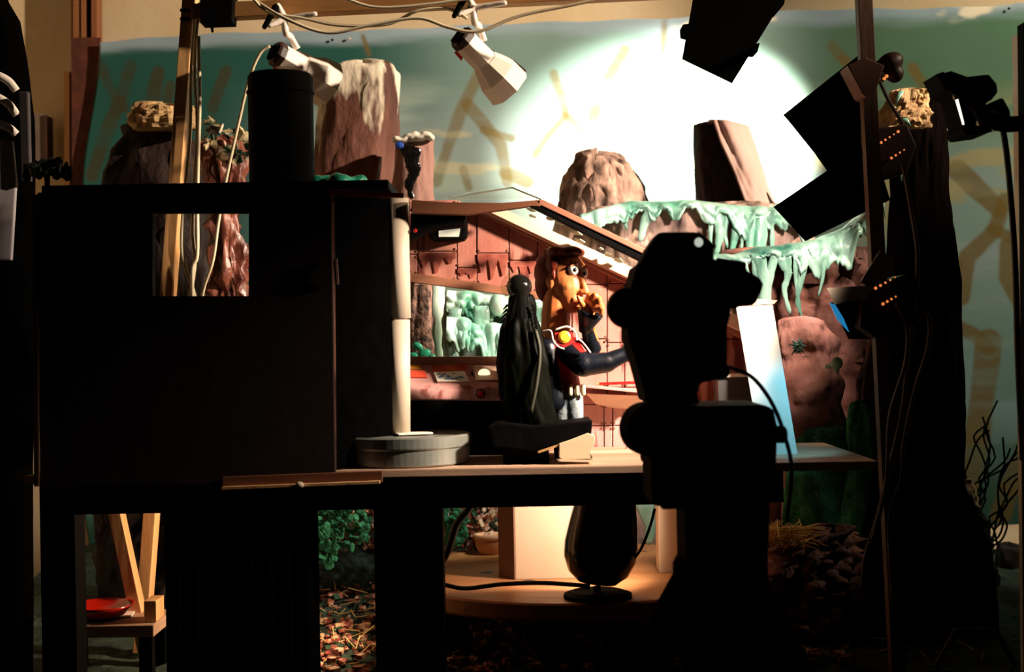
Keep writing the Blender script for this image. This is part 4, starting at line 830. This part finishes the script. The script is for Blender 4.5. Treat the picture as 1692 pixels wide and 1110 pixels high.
ln = obj('lens_barrel', G().lathe([(.030, 0), (.030, .02), (.026, .022), (.026, .05), (.034, .06), (.034, .075)], K(1100, 540, .05), (0, 1, 0), n=32), M['black'], fcam)
obj('lens_barrel', G().lathe([(.016, 0), (.016, .03), (.019, .032), (.019, .045)], K(1075, 480, .05), (0, 1, 0), n=24), M['black'], fcam)
obj('lever', G().capsule(K(1062, 655, -.052), K(1140, 640, -.056), 5*kc, 4*kc), M['black'], fcam)
for i, (x, y) in enumerate(((1080, 560), (1130, 470), (1120, 600))):
    obj('knob', G().lathe([(.010, 0), (.010, .006), (.007, .009)], K(x, y, -.05), (0, -1, 0), n=20), M['black'], fcam)
tp = thing('camera_tripod', 'heavy black tripod with a geared head under the film camera', 'tripod', (K(1190, 900).x, YC, 0))
obj('head_block', G().prism(kp([(1062, 668), (1250, 665), (1262, 672), (1268, 700), (1266, 764), (1066, 770)], -.06), (0, .12, 0)), M['black'], tp, bevel=.004)
obj('drum', G().lathe([(38*kc, 0), (43*kc, .004), (43*kc, .04), (38*kc, .044)], K(1070, 703, -.075), (-.15, 1, 0), n=40), M['black'], tp, smooth=False)
hk = obj('pan_knob', G().tube([K(1262, 716), K(1272, 716)], 6*kc, 12), M['steel'], tp)
obj('knob_grip', G().tube([K(1271, 717), K(1276, 717), K(1296, 718), K(1300, 718)], [10*kc, 15*kc, 14*kc, 9*kc], 16), mat('worn_brass_black', (.03, .02, .014), (.05, .035, .022), 30, .45), hk)
obj('head_neck', G().prism(kp([(1068, 768), (1272, 764), (1266, 800), (1256, 832), (1120, 832), (1070, 826)], -.05), (0, .10, 0)), M['black'], tp, bevel=.004)
obj('side_motor', G().prism(kp([(1066, 752), (1118, 752), (1120, 828), (1084, 830), (1066, 800)], -.065), (0, .04, 0)), M['black'], tp, bevel=.003)
obj('column', G().prism(kp([(1124, 828), (1262, 824), (1258, 900), (1256, 1240), (1130, 1240), (1126, 920)], -.045), (0, .09, 0)), M['black'], tp, bevel=.006)
zc = K(1190, 930).z
obj('collar', G().lathe([(72*kc, 0), (78*kc, .01), (78*kc, .05), (70*kc, .06)], Vector((K(1190, 950).x, YC, zc-.05)), n=32), M['black'], tp)
for a_ in (-.55, math.pi+.45, math.pi/2+.1):
    top = Vector((K(1192, 930).x+.03*math.cos(a_), YC+.03*math.sin(a_)*(-1), zc-.02)); ft = Vector((top.x+.42*math.cos(a_), YC-.30*math.sin(a_) if a_ != math.pi/2+.1 else YC-.35, 0.0))
    lgp = obj('leg', G().tube([top, top.lerp(ft, .5), ft], [.024, .020, .014], 12), M['black'], tp, smooth=True)
    obj('foot', G().ball(ft+Vector((0, 0, .012)), (.018, .018, .012)), M['black_felt'], lgp)
cable([(1192, 604, 1.52), (1215, 610, 1.50), (1245, 625, 1.49), (1275, 665, 1.49), (1295, 715, 1.50), (1308, 775, 1.50), (1300, 860, 1.51)], .0022, M['cord_dark'], 'thin black release cable curving from the film camera past the white panel', 'release_cable')
# ------------------------------------------------------------------ under the table: round board, box, lamp
ZD = .55
xd, yd, rd = U(950, 950, 2.43).x, 2.43, .315
rbd = thing('round_board', 'low round wooden board on stub legs under the table', 'turntable', (xd, yd, ground_z(xd, yd)))
obj('board_top', G().lathe([(rd-.004, -.028), (rd, -.024), (rd, -.003), (rd-.003, 0)], (xd, yd, ZD), n=72), mat('orange_wood', '#a0683c', '#bf8a58', 9, .45, .15, 40, (.15, 1, 1)), rbd)
for a_ in (-1.05, -1.75, -2.5, -.5, 1.2, 2.0):
    x, y = xd+.25*math.cos(a_), yd+.25*math.sin(a_); z_ = ground_z(x, y)
    obj('leg', G().box((x, y, (z_+ZD-.028)/2), (.045, .045, ZD-.028-z_+.004)), M['black'], rbd)
for x, y in ((-.10, -.02), (-.03, -.11), (.2, .0)):
    kn = obj('knot_hole', G().ball((xd+x-.05, yd+y, ZD), (.012, .010, .0015)), M['vent'], rbd)
bx = thing('card_box', 'cream cardboard box on the round board under the table, lit from the right', 'box', (U(890, 960, 2.34).x, 2.40, ZD))
zb_ = .735
p_a, p_b = U(851, 950, 2.33).x, U(985, 950, 2.33).x
obj('carton', G().box(((p_a+p_b)/2, 2.41, (ZD+zb_)/2), (p_b-p_a, .15, zb_-ZD), None), M['beige'], bx, bevel=.002)
obj('shaded_side', G().prism([(p_a-.001, 2.333, ZD), (p_a-.027, 2.37, ZD), (p_a-.027, 2.37, zb_), (p_a-.001, 2.333, zb_)], (.002, .004, 0)), mat('shaded_side_card', '#6a4836', '#5a3c2c', 9, .8), bx)['label'] = 'left side face in brown for its shade'  # left face of the box, its shade put in as brown
obj('tape', G().prism([U(912, 812, 2.325), U(935, 811, 2.325), U(935, 832, 2.325), U(912, 834, 2.325)], (0, .004, 0)), mat('olive_tape', '#8a8440', '#b0a468', 60, .5), bx)
bx2 = tag(obj('cream_post', G().box((U(1108, 890, 2.40).x, 2.40, .64), (.045, .05, .18)), M['beige'], bevel=.002), 'narrow cream upright block on the right of the round board', 'block')
kl = thing('bell_lamp', 'glossy black bell shaped lamp on a thin stem under the table', 'lamp', (U(990, 1000, 2.14).x, 2.165, ZD))
ax = (U(1002, 806, 2.16)-U(985, 962, 2.16))
obj('shade', G().lathe([(.006, .0), (.030, .004), (.046, .018), (.055, .040), (.056, .062), (.052, .095), (.045, .135), (.043, .150)], U(986, 966, 2.165), ax, n=40), M['black_gloss'], kl, smooth=True)
obj('stem', G().tube([U(986, 968, 2.165), U(988, 985, 2.165), Vector((U(988, 998, 2.165).x, 2.165, ZD+.010))], [.006, .006, .012], 16), M['black'], kl)
obj('foot', G().lathe([(.052, 0), (.052, .006), (.040, .010)], (U(988, 1000, 2.165).x, 2.165, ZD), n=32), M['black'], kl)
cable([(1082, 840, 2.14), (1074, 870, 2.14), (1060, 905, 2.14), (1044, 928, 2.15)], .0022, M['cord_dark'], 'thin black cord beside the bell lamp')
cable([(735, 966, 2.20), (770, 972, 2.20), (830, 965, 2.20), (900, 963, 2.20), (975, 968, 2.19)], .0035, M['cord_dark'], 'black cable lying across the front of the round board')
cable([(785, 815, 2.2), (775, 840, 2.2), (755, 865, 2.2), (742, 905, 2.2), (730, 930, 2.2)], .0055, M['cord_dark'], 'thick black cable hanging under the table beside the wide leg')
pot = thing('clay_pot', 'small pale terracotta pot on the back of the round board', 'pot', (U(810, 900, 2.62).x, 2.62, ZD))
obj('pot_body', G().lathe([(.020, 0), (.026, .012), (.028, .022), (.026, .028)], (U(810, 900, 2.62).x, 2.62, ZD), n=28), mat('pale_terracotta', '#d8a070', '#c88c5c', 12, .7), pot, smooth=True)
obj('rim', G().lathe([(.026, .026), (.031, .028), (.031, .036), (.026, .037), (.024, .030)], (U(810, 900, 2.62).x, 2.62, ZD), n=28), mat('pale_terracotta_rim', '#e0b088'), pot, smooth=True)
gl = G()
for cx_, cy_, rx, ry, n_ in ((745, 872, 26, 34, 60), (560, 870, 50, 42, 110), (535, 900, 24, 40, 40)):
    for k in range(n_):
        a_ = random.uniform(0, 6.28); r_ = math.sqrt(random.random()); gl.ball(U(cx_+rx*r_*math.cos(a_), cy_+ry*r_*math.sin(a_), 2.62+random.uniform(-.03, .03)), (random.uniform(.006, .014), .002, random.uniform(.004, .008)), Matrix.Rotation(random.uniform(0, 6), 3, 'Y') @ Matrix.Rotation(random.uniform(-.6, .6), 3, 'X'), 7, 4)
tag(obj('leaf_bank', gl, M['moss']), 'dark green leafy clumps on the swamp bank behind the table leg', 'plants', kind='stuff')
db = thing('debris_bank', 'low bank strewn with pale and red scraps behind the round board', 'bank', U(800, 900, 2.72))
obj('bank_body', rock([(812, 600, 900), (850, 540, 980), (985, 500, 1040)], 2.74, kd=.12, amp=.02, seed=51, zb=ZG, boxy=.6, dome=.05), M['soil'], db, smooth=True)
bf = G()
for k in range(900):
    y_ = random.uniform(812, 905); c = U(random.uniform(590 - (y_-812)*.6, 960), y_, 2.655+random.uniform(-.02, .02)); R = Matrix.Rotation(random.uniform(0, 6), 3, 'Y') @ Matrix.Rotation(random.uniform(-.7, .7), 3, 'X')
    bf.box(c, (random.uniform(.005, .016), .003, random.uniform(.004, .010)), R)
obj('scraps', bf, deb2, db)['kind'] = 'stuff'
tag(obj('slime_stalk', drip([(1064, 812), (1066, 840), (1074, 870), (1072, 900)], 2.6, 30, 5), M['slime'], smooth=True), 'mint slime stalk rising behind the round board by the bell lamp', 'slime')
fo_ = thing('clip_lamp', 'small black clamp lamp added under the table, unseen behind the tripod', 'lamp', U(1130, 790, 2.2))  # added housing for the fill spot, out of sight behind the tripod
obj('housing', G().lathe([(.020, 0), (.024, .02), (.024, .05), (.014, .06)], U(1118, 792, 2.2), (1, -.1, .1), n=20), M['black'], fo_)
obj('clamp', G().box(U(1135, 780, 2.2), (.02, .02, .03)), M['black'], fo_)
# bottom left bench
bn = thing('low_bench', 'low wooden bench with a pale plank at lower left', 'bench', (U(185, 1040, 2.2).x, 2.2, ZG))
zB = U(180, 1034, 2.15).z
obj('plank', G().box((U(180, 1040, 2.2).x, 2.22, zB-.010), (S(172, 2.2), .13, .018)), M['wood_top'], bn, bevel=.002)
for x in (112, 248):
    for y in (2.18, 2.26):
        xx = U(x, 1040, 2.2).x; zz = ground_z(xx, y); obj('leg', G().box((xx, y, (zB-.019+zz)/2), (.02, .02, zB-.019-zz)), M['black'], bn)
tag(obj('wood_block', G().box((U(255, 1020, 2.2).x, 2.20, zB+.016), (S(20, 2.2), .05, .032)), M['wood'], bevel=.001), 'small wood block on the right end of the low bench', 'block')
tag(obj('white_paper', G().box((U(158, 1000, 2.22).x, 2.245, zB+.001), (S(112, 2.2), .07, .002), Matrix.Rotation(.1, 3, 'Z')), M['paper']), 'white paper sheet under the red dish on the low bench', 'paper')
rdsh = thing('red_dish', 'glossy red shallow dish on the low bench at lower left', 'dish', (U(164, 1020, 2.2).x, 2.21, zB+.002))
obj('dish', G().lathe([(.024, 0), (.036, .004), (.049, .016), (.0515, .021), (.049, .020), (.032, .009), (.012, .006)], (U(164, 1020, 2.2).x, 2.21, zB+.002), n=48), mat('red_glaze', '#c8200f', '#9a150c', 12, .15, spec=.7), rdsh, smooth=True)
# ------------------------------------------------------------------ wooden rig at left: leaning post, rail, trestle stick, cords
YPo = 2.33
rig = thing('wooden_rig', 'pale wooden lighting frame of a leaning post and a top rail at upper left', 'light frame', (U(205, 1520, YPo).x, YPo, 0))
pa, pb = U(318, -40, YPo), U(243, 950, YPo); dv = (pb-pa).normalized(); ft = pa + dv*((pa.z-ZG-.004)/-dv.z)
obj('post', G().bar(pa, ft, S(20, YPo), .035), M['wood'], rig, bevel=.001)
obj('top_rail', G().bar(U(322, 22, YPo-.02), U(1310, -27, YPo-.08), .03, S(25, YPo), (0, 1, 0)), M['wood_h'], rig, bevel=.001)
obj('joint_plate', G().prism([U(330, -30, YPo-.06), U(386, -30, YPo-.06), U(383, 36, YPo-.06), U(330, 38, YPo-.06)], (0, .04, 0)), M['black'], rig, bevel=.002)['label'] = 'black plate at the corner'
for y in (17, 31): obj('screw', G().capsule(U(300, y, YPo-.02), U(312, y-.5, YPo-.02), .003, .003, 8), M['black'], rig)
obj('screw', G().capsule(U(350, 40, YPo-.03), U(351, 52, YPo-.03), .003, .002, 8), M['black'], rig)
obj('trestle_leg', G().bar(U(186, 815, 2.27), U(186, 815, 2.27) + (U(226, 1002, 2.27)-U(186, 815, 2.27))*((U(186, 815, 2.27).z-ZG-.006)/(U(186, 815, 2.27).z-U(226, 1002, 2.27).z)), S(20, 2.27), .03), M['wood'], rig, bevel=.001)
for i, pts in enumerate(([(330, 5, 2.30), (324, 60, 2.30), (322, 130, 2.30), (326, 200, 2.30), (322, 290, 2.30), (318, 380, 2.30), (322, 430, 2.30), (316, 480, 2.30), (300, 560, 2.30)],
                         [(322, 30, 2.305), (316, 120, 2.305), (314, 220, 2.305), (306, 310, 2.305), (300, 400, 2.305), (306, 440, 2.305), (322, 490, 2.305), (330, 560, 2.305)],
                         [(328, 60, 2.295), (330, 160, 2.295), (328, 240, 2.295), (326, 330, 2.295), (326, 420, 2.295), (318, 450, 2.295), (320, 560, 2.295)],
                         [(446, 76, 2.25), (430, 88, 2.25), (412, 130, 2.25), (395, 200, 2.25), (376, 285, 2.25), (362, 360, 2.26), (352, 430, 2.27), (336, 480, 2.28), (325, 560, 2.29)])):
    cable(pts, .0030 if i != 3 else .0026, M['cord'], ['cream cord hanging right of the leaning wooden post, outermost', 'cream cord running tight along the leaning wooden post', 'cream cord hanging between the other two cords by the leaning post', 'cream cord dropping from the back of the left clip lamp'][i])
cable([(405, -20, 2.24), (440, 18, 2.24), (500, 30, 2.24), (560, 42, 2.24), (640, 40, 2.24), (690, 18, 2.24), (740, 15, 2.24), (772, 30, 2.24)], .0026, M['cord'], 'upper cream cord looped along the top rail between the clip lamps')
cable([(420, 0, 2.25), (470, 30, 2.22), (540, 54, 2.22), (610, 42, 2.22), (690, 30, 2.22), (740, 45, 2.22), (790, 52, 2.22), (860, 26, 2.22), (960, 5, 2.22), (1060, -20, 2.22)], .0028, M['cord'], 'lower cream cord sagging under the top rail past both clip lamps')
cable([(560, -6, 2.23), (620, 12, 2.23), (700, 8, 2.23), (780, -4, 2.23), (850, -20, 2.23)], .0026, M['cord'], 'short cream cord lying on the top rail near the middle')
def clip_lamp(label, a, b, Y, yawd, clampx, clampy):
    """hexagonal spot lamp: rear end a and mouth b in pixels"""
    A = U(a[0], a[1], Y); B = U(b[0], b[1], Y) + Vector((0, yawd, 0)); d = B-A; L_ = d.length; d.normalize()
    t = thing('clip_lamp', label, 'lamp', tuple(A), 'clip lamps on the top rail')
    up = Vector((0, 0, 1)); x = d.cross(up).normalized(); y = x.cross(d)
    def sec(pos, r, rot=math.pi/8, n=8, sq=1.0): return [A + d*pos + x*(r*math.cos(rot+2*math.pi*k/n)) + y*(r*sq*math.sin(rot+2*math.pi*k/n)) for k in range(n)]
    def loft(secs, caps=True):
        g = G(); n = len(secs[0]); vs = [p for s_ in secs for p in s_]
        fs = [(i*n+k, i*n+(k+1) % n, (i+1)*n+(k+1) % n, (i+1)*n+k) for i in range(len(secs)-1) for k in range(n)]
        if caps: fs += [tuple(range(n-1, -1, -1))]
        return g.add(vs, fs)
    r = .020
    obj('housing', loft([sec(.006, r*.9), sec(.008, r), sec(L_*.45, r*1.05), sec(L_*.50, r*1.1)]), M['white_plastic'], t, bevel=.001)
    obj('hood', loft([sec(L_*.49, r*1.1), sec(L_*.74, r*1.75), sec(L_*1.0, r*1.9)], caps=False), M['white_plastic'], t, solid=.002)
    obj('lens', loft([sec(L_*.80, r*1.6), sec(L_*.82, r*1.6)]), M['cord'], t)
    rg_ = obj('rear_grille', loft([sec(-.004, r*.95), sec(.0, r*1.05), sec(.010, r*1.05)]), M['vent'], t)
    sl = G()
    for k in (-1, 0, 1):
        sl.bar(A - d*.006 + y*(-r*.6) + x*(k*r*.45), A - d*.006 + y*(r*.6) + x*(k*r*.45), .003, .004, tuple(x))
    obj('grille_slats', sl, M['black'], rg_)
    vs_ = G()
    for k in range(5):
        c = A + d*(L_*.22+k*.006) ; vs_.bar(c - x*(r*1.02) + y*(-r*.3), c - x*(r*1.02) + y*(r*.3), .003, .002, tuple(d))
    obj('vent_slots', vs_, M['vent'], t)
    for sgn in (1,):
        obj('yoke_rod', G().tube([A + d*(L_*.25) + y*(r*1.25) - x*r*.6, A + d*(L_*.62) + y*(r*1.55) - x*r*.6, A + d*(L_*.98) + y*(r*1.5) - x*r*.9], .0028, 8), M['white_plastic'], t)
    obj('red_label', G().prism([A + d*.012 - x*(r*.99) - y*(r*.8), A + d*.030 - x*(r*1.0) - y*(r*.85), A + d*.028 - x*(r*1.02) - y*(r*.45), A + d*.014 - x*(r*1.02) - y*(r*.5)], -x*.002), M['red_plastic'], t)
    top = U(clampx, clampy, Y-.01); 
    obj('arm', G().tube(smoothpath([A + d*(L_*.30) + y*(r*1.3), A + d*(L_*.12) + y*(r*1.9), top + Vector((.002, 0, -.022)), top]), .0055, 10), M['white_plastic'], t, smooth=True)
    cl = obj('clamp', fuse(G().capsule(top, top+Vector((-.022, -.01, -.012)), .007, .004).capsule(top, top+Vector((.05, -.008, .006)), .006, .0045).capsule(top, top+Vector((-.010, 0, .022)), .007, .005), .0022, 2), M['white_plastic'], t, smooth=True)
    obj('clamp_jaw', G().capsule(top+Vector((-.012, -.012, .016)), top+Vector((-.030, -.012, -.014)), .006, .004), M['black'], cl, smooth=True)
    return t
clip_lamp('white clip lamp with red label on the top rail, directly above the black cylinder', (456, 88), (536, 130), 2.28, .06, 470, 32)
clip_lamp('white clip lamp with dark rear grille on the top rail, hanging over open backdrop', (762, 62), (842, 136), 2.26, .05, 782, 14)
# ------------------------------------------------------------------ right: wooden light pole with barn door lamps
YL = 2.08
pole = thing('light_pole', 'brown wooden light pole rising at the right with lamps clamped to it', 'pole', (U(1482, 1400, YL).x, YL, 0))
qa, qb = U(1424, -60, YL), U(1470, 560, YL); dv = (qb-qa).normalized(); qf = qa + dv*((qa.z-ZG-.0)/-dv.z)
obj('shaft', G().bar(qa, Vector((qf.x-.01, YL, 0)), S(24, YL), .022), mat('brown_pole_wood', '#4a2c1b', '#5c3a24', 14, .6, .15, 40, (1, 1, .12)), pole, bevel=.001)
obj('clamp_block', G().prism([U(1400, 108, YL-.03), U(1430, 94, YL-.03), U(1462, 108, YL-.03), U(1448, 150, YL-.03), U(1432, 160, YL-.03), U(1425, 156, YL-.03)], (0, .05, 0)), mat('brown_clamp', '#5c3a2a', '#6c4634'), pole, bevel=.002)
M['barn'] = mat('black_barn_door', (.001, .001, .001), (.0016, .0014, .0014), 20, .8, spec=0)
M['brown_lamp'] = mat('brown_lamp_enamel', '#20130e', '#2a1a14', 10, .5, spec=.1)
M['ember'] = emat('lit_vent_hole', '#f08a48', .8)
def barn_lamp(label, flaps, Y, house, dots, extra=None):
    t = thing('barn_door_lamp', label, 'lamp', tuple(U(*house[0], Y)))
    for poly, dy0, dy1 in flaps:
        n = len(poly); P = [U(x, y, Y+dy0+(dy1-dy0)*i/(n-1)) for i, (x, y) in enumerate(poly)]
        obj('barn_door', G().prism(P, (.002, .004, 0)), M['barn'], t)
    hp_ = [U(x, y, Y) for x, y in house]
    h = obj('housing', G().prism(hp_, (0, .07, 0)), M['brown_lamp'], t, bevel=.003)
    for q_, (x, y) in enumerate(dots):
        rr = .0024-.0003*(q_ % 5); obj('vent_hole', G().ball(U(x, y, Y-.003), (rr, .002, rr), n=8, m=6), M['ember'], h)
    return t
tA = barn_lamp('lamp with two big black barn doors clamped high on the wooden pole', [([(1294, 190), (1430, 82), (1440, 88), (1450, 300), (1372, 290), (1345, 252), (1303, 200)], .0, .06), ([(1278, 342), (1440, 232), (1470, 330), (1330, 398)], .03, .0)], 2.17,
  [(1428, 220), (1440, 168), (1462, 120), (1480, 80), (1494, 92), (1490, 125), (1478, 140), (1512, 240), (1500, 282), (1455, 300), (1430, 260)][0:1] + [(1425, 215), (1500, 205), (1515, 240), (1500, 285), (1440, 300)], [(1449+7*k, 240-4.5*k) for k in range(6)] + [(1473+7*k, 261-4.5*k) for k in range(4)])
obj('rear_cap', fuse(G().ball(U(1470, 105, 2.14), (.022, .02, .016), Matrix.Rotation(-.5, 3, 'Y')).ball(U(1478, 122, 2.14), (.014, .016, .014)).ball(U(1452, 120, 2.14), (.012, .016, .018)), .003, 2), M['brown_lamp'], tA, smooth=True)
for x, y in ((1465, 126), (1461, 130)): obj('vent_hole', G().ball(U(x, y, 2.118), (.0026, .002, .0026), n=8, m=6), M['ember'], tA)
obj('bracket_arm', G().tube(smoothpath([U(1452, 130, 2.12), U(1468, 165, 2.12), U(1492, 205, 2.12)]), .003, 8), M['brown_lamp'], tA)
tB = barn_lamp('lower lamp with pale flap and blue gel clamped midway on the wooden pole', [([(1372, 500), (1420, 490), (1498, 470), (1500, 520), (1440, 560), (1402, 560)], .0, .05)], 2.03,
  [(1425, 478), (1500, 452), (1512, 480), (1500, 540), (1450, 560), (1420, 540)], [(1447+8*k, 476-4.5*k) for k in range(5)] + [(1459+7*k, 502-4*k) for k in range(4)])
obj('flap', G().prism([U(1422, 466, 2.0), U(1454, 414, 2.02), U(1475, 425, 2.02), U(1478, 455, 2.0), U(1435, 475, 2.0)], (0, .003, 0)), mat('grey_flap', '#8a7a6c', '#7a6a5c'), tB)['label'] = 'pale grey upper flap'
obj('flap', G().prism([U(1366, 476, 2.0), U(1424, 472, 2.0), U(1442, 474, 2.0), U(1430, 492, 2.0), U(1380, 503, 2.0)], (0, .003, 0)), mat('grey_flap_b', '#c0b09c', '#ac9c8a'), tB)['label'] = 'pale grey lower flap'
obj('blue_gel', G().prism([U(1371, 500, 2.01), U(1380, 503, 2.01), U(1394, 526, 2.01), U(1403, 548, 2.01), U(1384, 528, 2.01)], (0, .003, 0)), emat('lit_blue_gel', '#2f9fe0', .5), tB)['label'] = 'glowing blue gel'
tC = thing('barn_door_lamp', 'black lamp with long barn door hanging from the top edge of the picture', 'lamp', tuple(U(1210, 60, 2.2)))
obj('barn_door', G().prism([U(1146, -8, 2.17), U(1290, -12, 2.20), U(1290, 4, 2.20), U(1208, 137, 2.20), U(1127, 98, 2.16)], (.002, .004, 0)), M['barn'], tC)
for p in ([(1128, 40), (1142, 38), (1140, 58), (1129, 55)], [(1242, 74), (1256, 70), (1252, 86), (1243, 86)]):
    obj('hinge', G().prism([U(x, y, 2.16) for x, y in p], (0, .04, 0)), M['barn'], tC, bevel=.002)
obj('housing', G().prism([U(1180, -8, 2.22), U(1300, -14, 2.22), U(1296, 8, 2.22), U(1190, 8, 2.22)], (0, .09, 0)), M['barn'], tC, bevel=.003)
for i, (pts, m_) in enumerate((([(1492, 270, 2.05), (1506, 350, 2.05), (1516, 420, 2.05), (1512, 500, 2.05), (1500, 590, 2.05), (1490, 680, 2.05), (1468, 780, 2.05), (1448, 860, 2.05), (1430, 920, 2.05), (1424, 975, 2.06)], 'cord_brown'),
      ([(1500, 540, 2.04), (1532, 520, 2.04), (1534, 570, 2.04), (1510, 650, 2.04), (1492, 740, 2.04), (1490, 790, 2.04), (1472, 845, 2.04), (1470, 900, 2.04), (1476, 1000, 2.05)], 'cord_brown'),
      ([(1480, 500, 2.03), (1498, 540, 2.03), (1496, 600, 2.03), (1470, 690, 2.03), (1464, 800, 2.03), (1440, 900, 2.03)], 'cord_brown'))):
    cable(pts, .0032, M[m_], ['brown cord from the upper barn door lamp trailing down the dark trunk', 'brown cord looping below the lower lamp down to the floor', 'short brown cord from the lower lamp along the wooden pole'][i])
# studio lamp at far right on its own stand
YS = 1.83
sl_ = thing('studio_lamp', 'black open face studio lamp on a stand at the right edge', 'lamp', (U(1690, 1400, YS).x, YS, 0))
obj('housing', G().prism([U(x, y, YS-.035) for x, y in ((1556, 122), (1572, 116), (1600, 126), (1635, 122), (1648, 138), (1650, 152), (1640, 164), (1628, 172), (1640, 180), (1640, 218), (1596, 224), (1590, 214), (1593, 205), (1582, 158), (1568, 150))], (0, .07, 0)), M['black'], sl_, bevel=.004)
obj('rear_box', G().prism([U(x, y, YS-.035) for x, y in ((1630, 172), (1658, 160), (1670, 182), (1672, 205), (1640, 210))], (0, .07, 0)), M['black'], sl_, bevel=.004)
obj('lamp_glass', G().prism([U(1559, 158, YS+.035), U(1580, 160, YS-.033), U(1592, 206, YS-.034), U(1566, 222, YS+.035)], (.003, 0, 0)), emat('lit_lamp_glass', '#fff4e0', 2.0), sl_)['label'] = 'lit white lamp mouth'
obj('top_flap', G().prism([U(1548, 122, YS-.04), U(1560, 118, YS-.04), U(1572, 146, YS-.04), U(1562, 150, YS-.04)], (0, .06, 0)), M['black'], sl_)
obj('yoke', G().tube(smoothpath([U(1612, 170, YS-.056), U(1630, 195, YS-.058), U(1660, 205, YS-.05), U(1700, 203, YS)]), .010, 10), M['black'], sl_, smooth=True)
obj('knob', G().capsule(U(1622, 191, YS-.06), U(1642, 188, YS-.06), .0035, .0045, 10), M['paper'], sl_, smooth=True)
for x, y in ((1579, 160), (1618, 203), (1643, 212)): obj('screw', G().ball(U(x, y, YS-.053), .004, None, 8, 6), M['steel'], sl_)
obj('stand_column', G().bar(U(1700, 40, YS), Vector((U(1712, 1500, YS).x, YS, 0)), .022, .022), M['black'], sl_)
obj('stand_board', G().bar(U(1690, 58, YS+.12), Vector((U(1706, 1300, YS+.12).x, YS+.12, 0)), S(18, YS+.12), .02), M['wood_dark'], sl_)
obj('lit_board_edge', G().bar(U(1678.5, 58, YS+.11), Vector((U(1694, 1300, YS+.11).x, YS+.11, 0)), S(4, YS+.11), .02), M['cord'], sl_)['label'] = 'pale strip coloured as the lit edge of the board'  # cream strip paints in the light along the board edge
cable([(1656, 205, 1.87), (1664, 260, 1.87), (1672, 350, 1.87), (1678, 450, 1.87), (1682, 600, 1.87), (1690, 760, 1.88)], .0042, M['cord_dark'], 'black cable hanging from the studio lamp at the right edge')
# hexagonal plate low right
hx = G(); hc = U(1612, 1096, 1.75)
hx.tube([hc + Vector((.048*math.cos(math.pi/3*k), 0, .048*math.sin(math.pi/3*k))) for k in range(7)], .0035, 8)
ho = thing('hexagon_frame', 'dark hexagonal metal frame on a rod in the lower right corner', 'frame', (hc.x, 1.75, 0))
obj('hexagon', hx, mat('dull_brown_metal', '#2c1c18', None, 9, .5), ho)
obj('rod', G().tube([(hc.x, 1.75, 0), hc-Vector((0, 0, .044))], .005, 8), M['black'], ho)
# black rounded coat with pale bands at far left
ct = thing('hanging_coat', 'black rounded coat with pale curved bands hanging at the far left edge', 'coat', U(0, 430, 2.2))
obj('coat', rock([(5, -80, 14), (40, -85, 34), (110, -90, 46), (200, -90, 56), (300, -90, 57), (430, -90, 55), (1500, -90, 50)], 2.2, kd=.5, amp=.006, fl=(12, 12, 2), seed=41, dome=.5, lev=50, zb=.02), M['black_felt'], ct, smooth=True)
for pts in ([(-30, 118), (-5, 124), (14, 134), (27, 150)], [(-30, 150), (-5, 160), (14, 172), (28, 190)], [(-30, 196), (-2, 204), (16, 212), (27, 222)]):
    obj('pale_band', G().tube(smoothpath([U(x, y, 2.155+abs(x)*.0003) for x, y in pts]), .006, 8, .5), M['white_plastic'], ct, smooth=True)
obj('pale_panel', G().prism([U(-30, 224, 2.145), U(20, 232, 2.150), U(26, 300, 2.150), (U(18, 430, 2.15)), U(-30, 430, 2.145)], (0, .01, 0)), mat('pale_cloth', '#b8b0b0', '#8f8890', 6, .8), ct, bevel=.002)
obj('side_fold', G().bar(U(40, 152, 2.15), U(44, 300, 2.15), S(16, 2.15), .012), mat('grey_cloth', '#4c4448', '#3a3438', 9, .8), ct, bevel=.002)
wbk = thing('wall_bracket', 'grey upright box on the cream wall left of the door jamb', 'box', U(68, 285, 3.6))
obj('case', G().box(U(68, 240, 3.66), (S(24, 3.6), .06, S(100, 3.6))), mat('grey_brown_box', '#6a5c50', '#5a4c42'), wbk, bevel=.004)
obj('side_strip', G().box(U(80, 240, 3.655), (S(4, 3.6), .06, S(96, 3.6))), M['vent'], wbk)
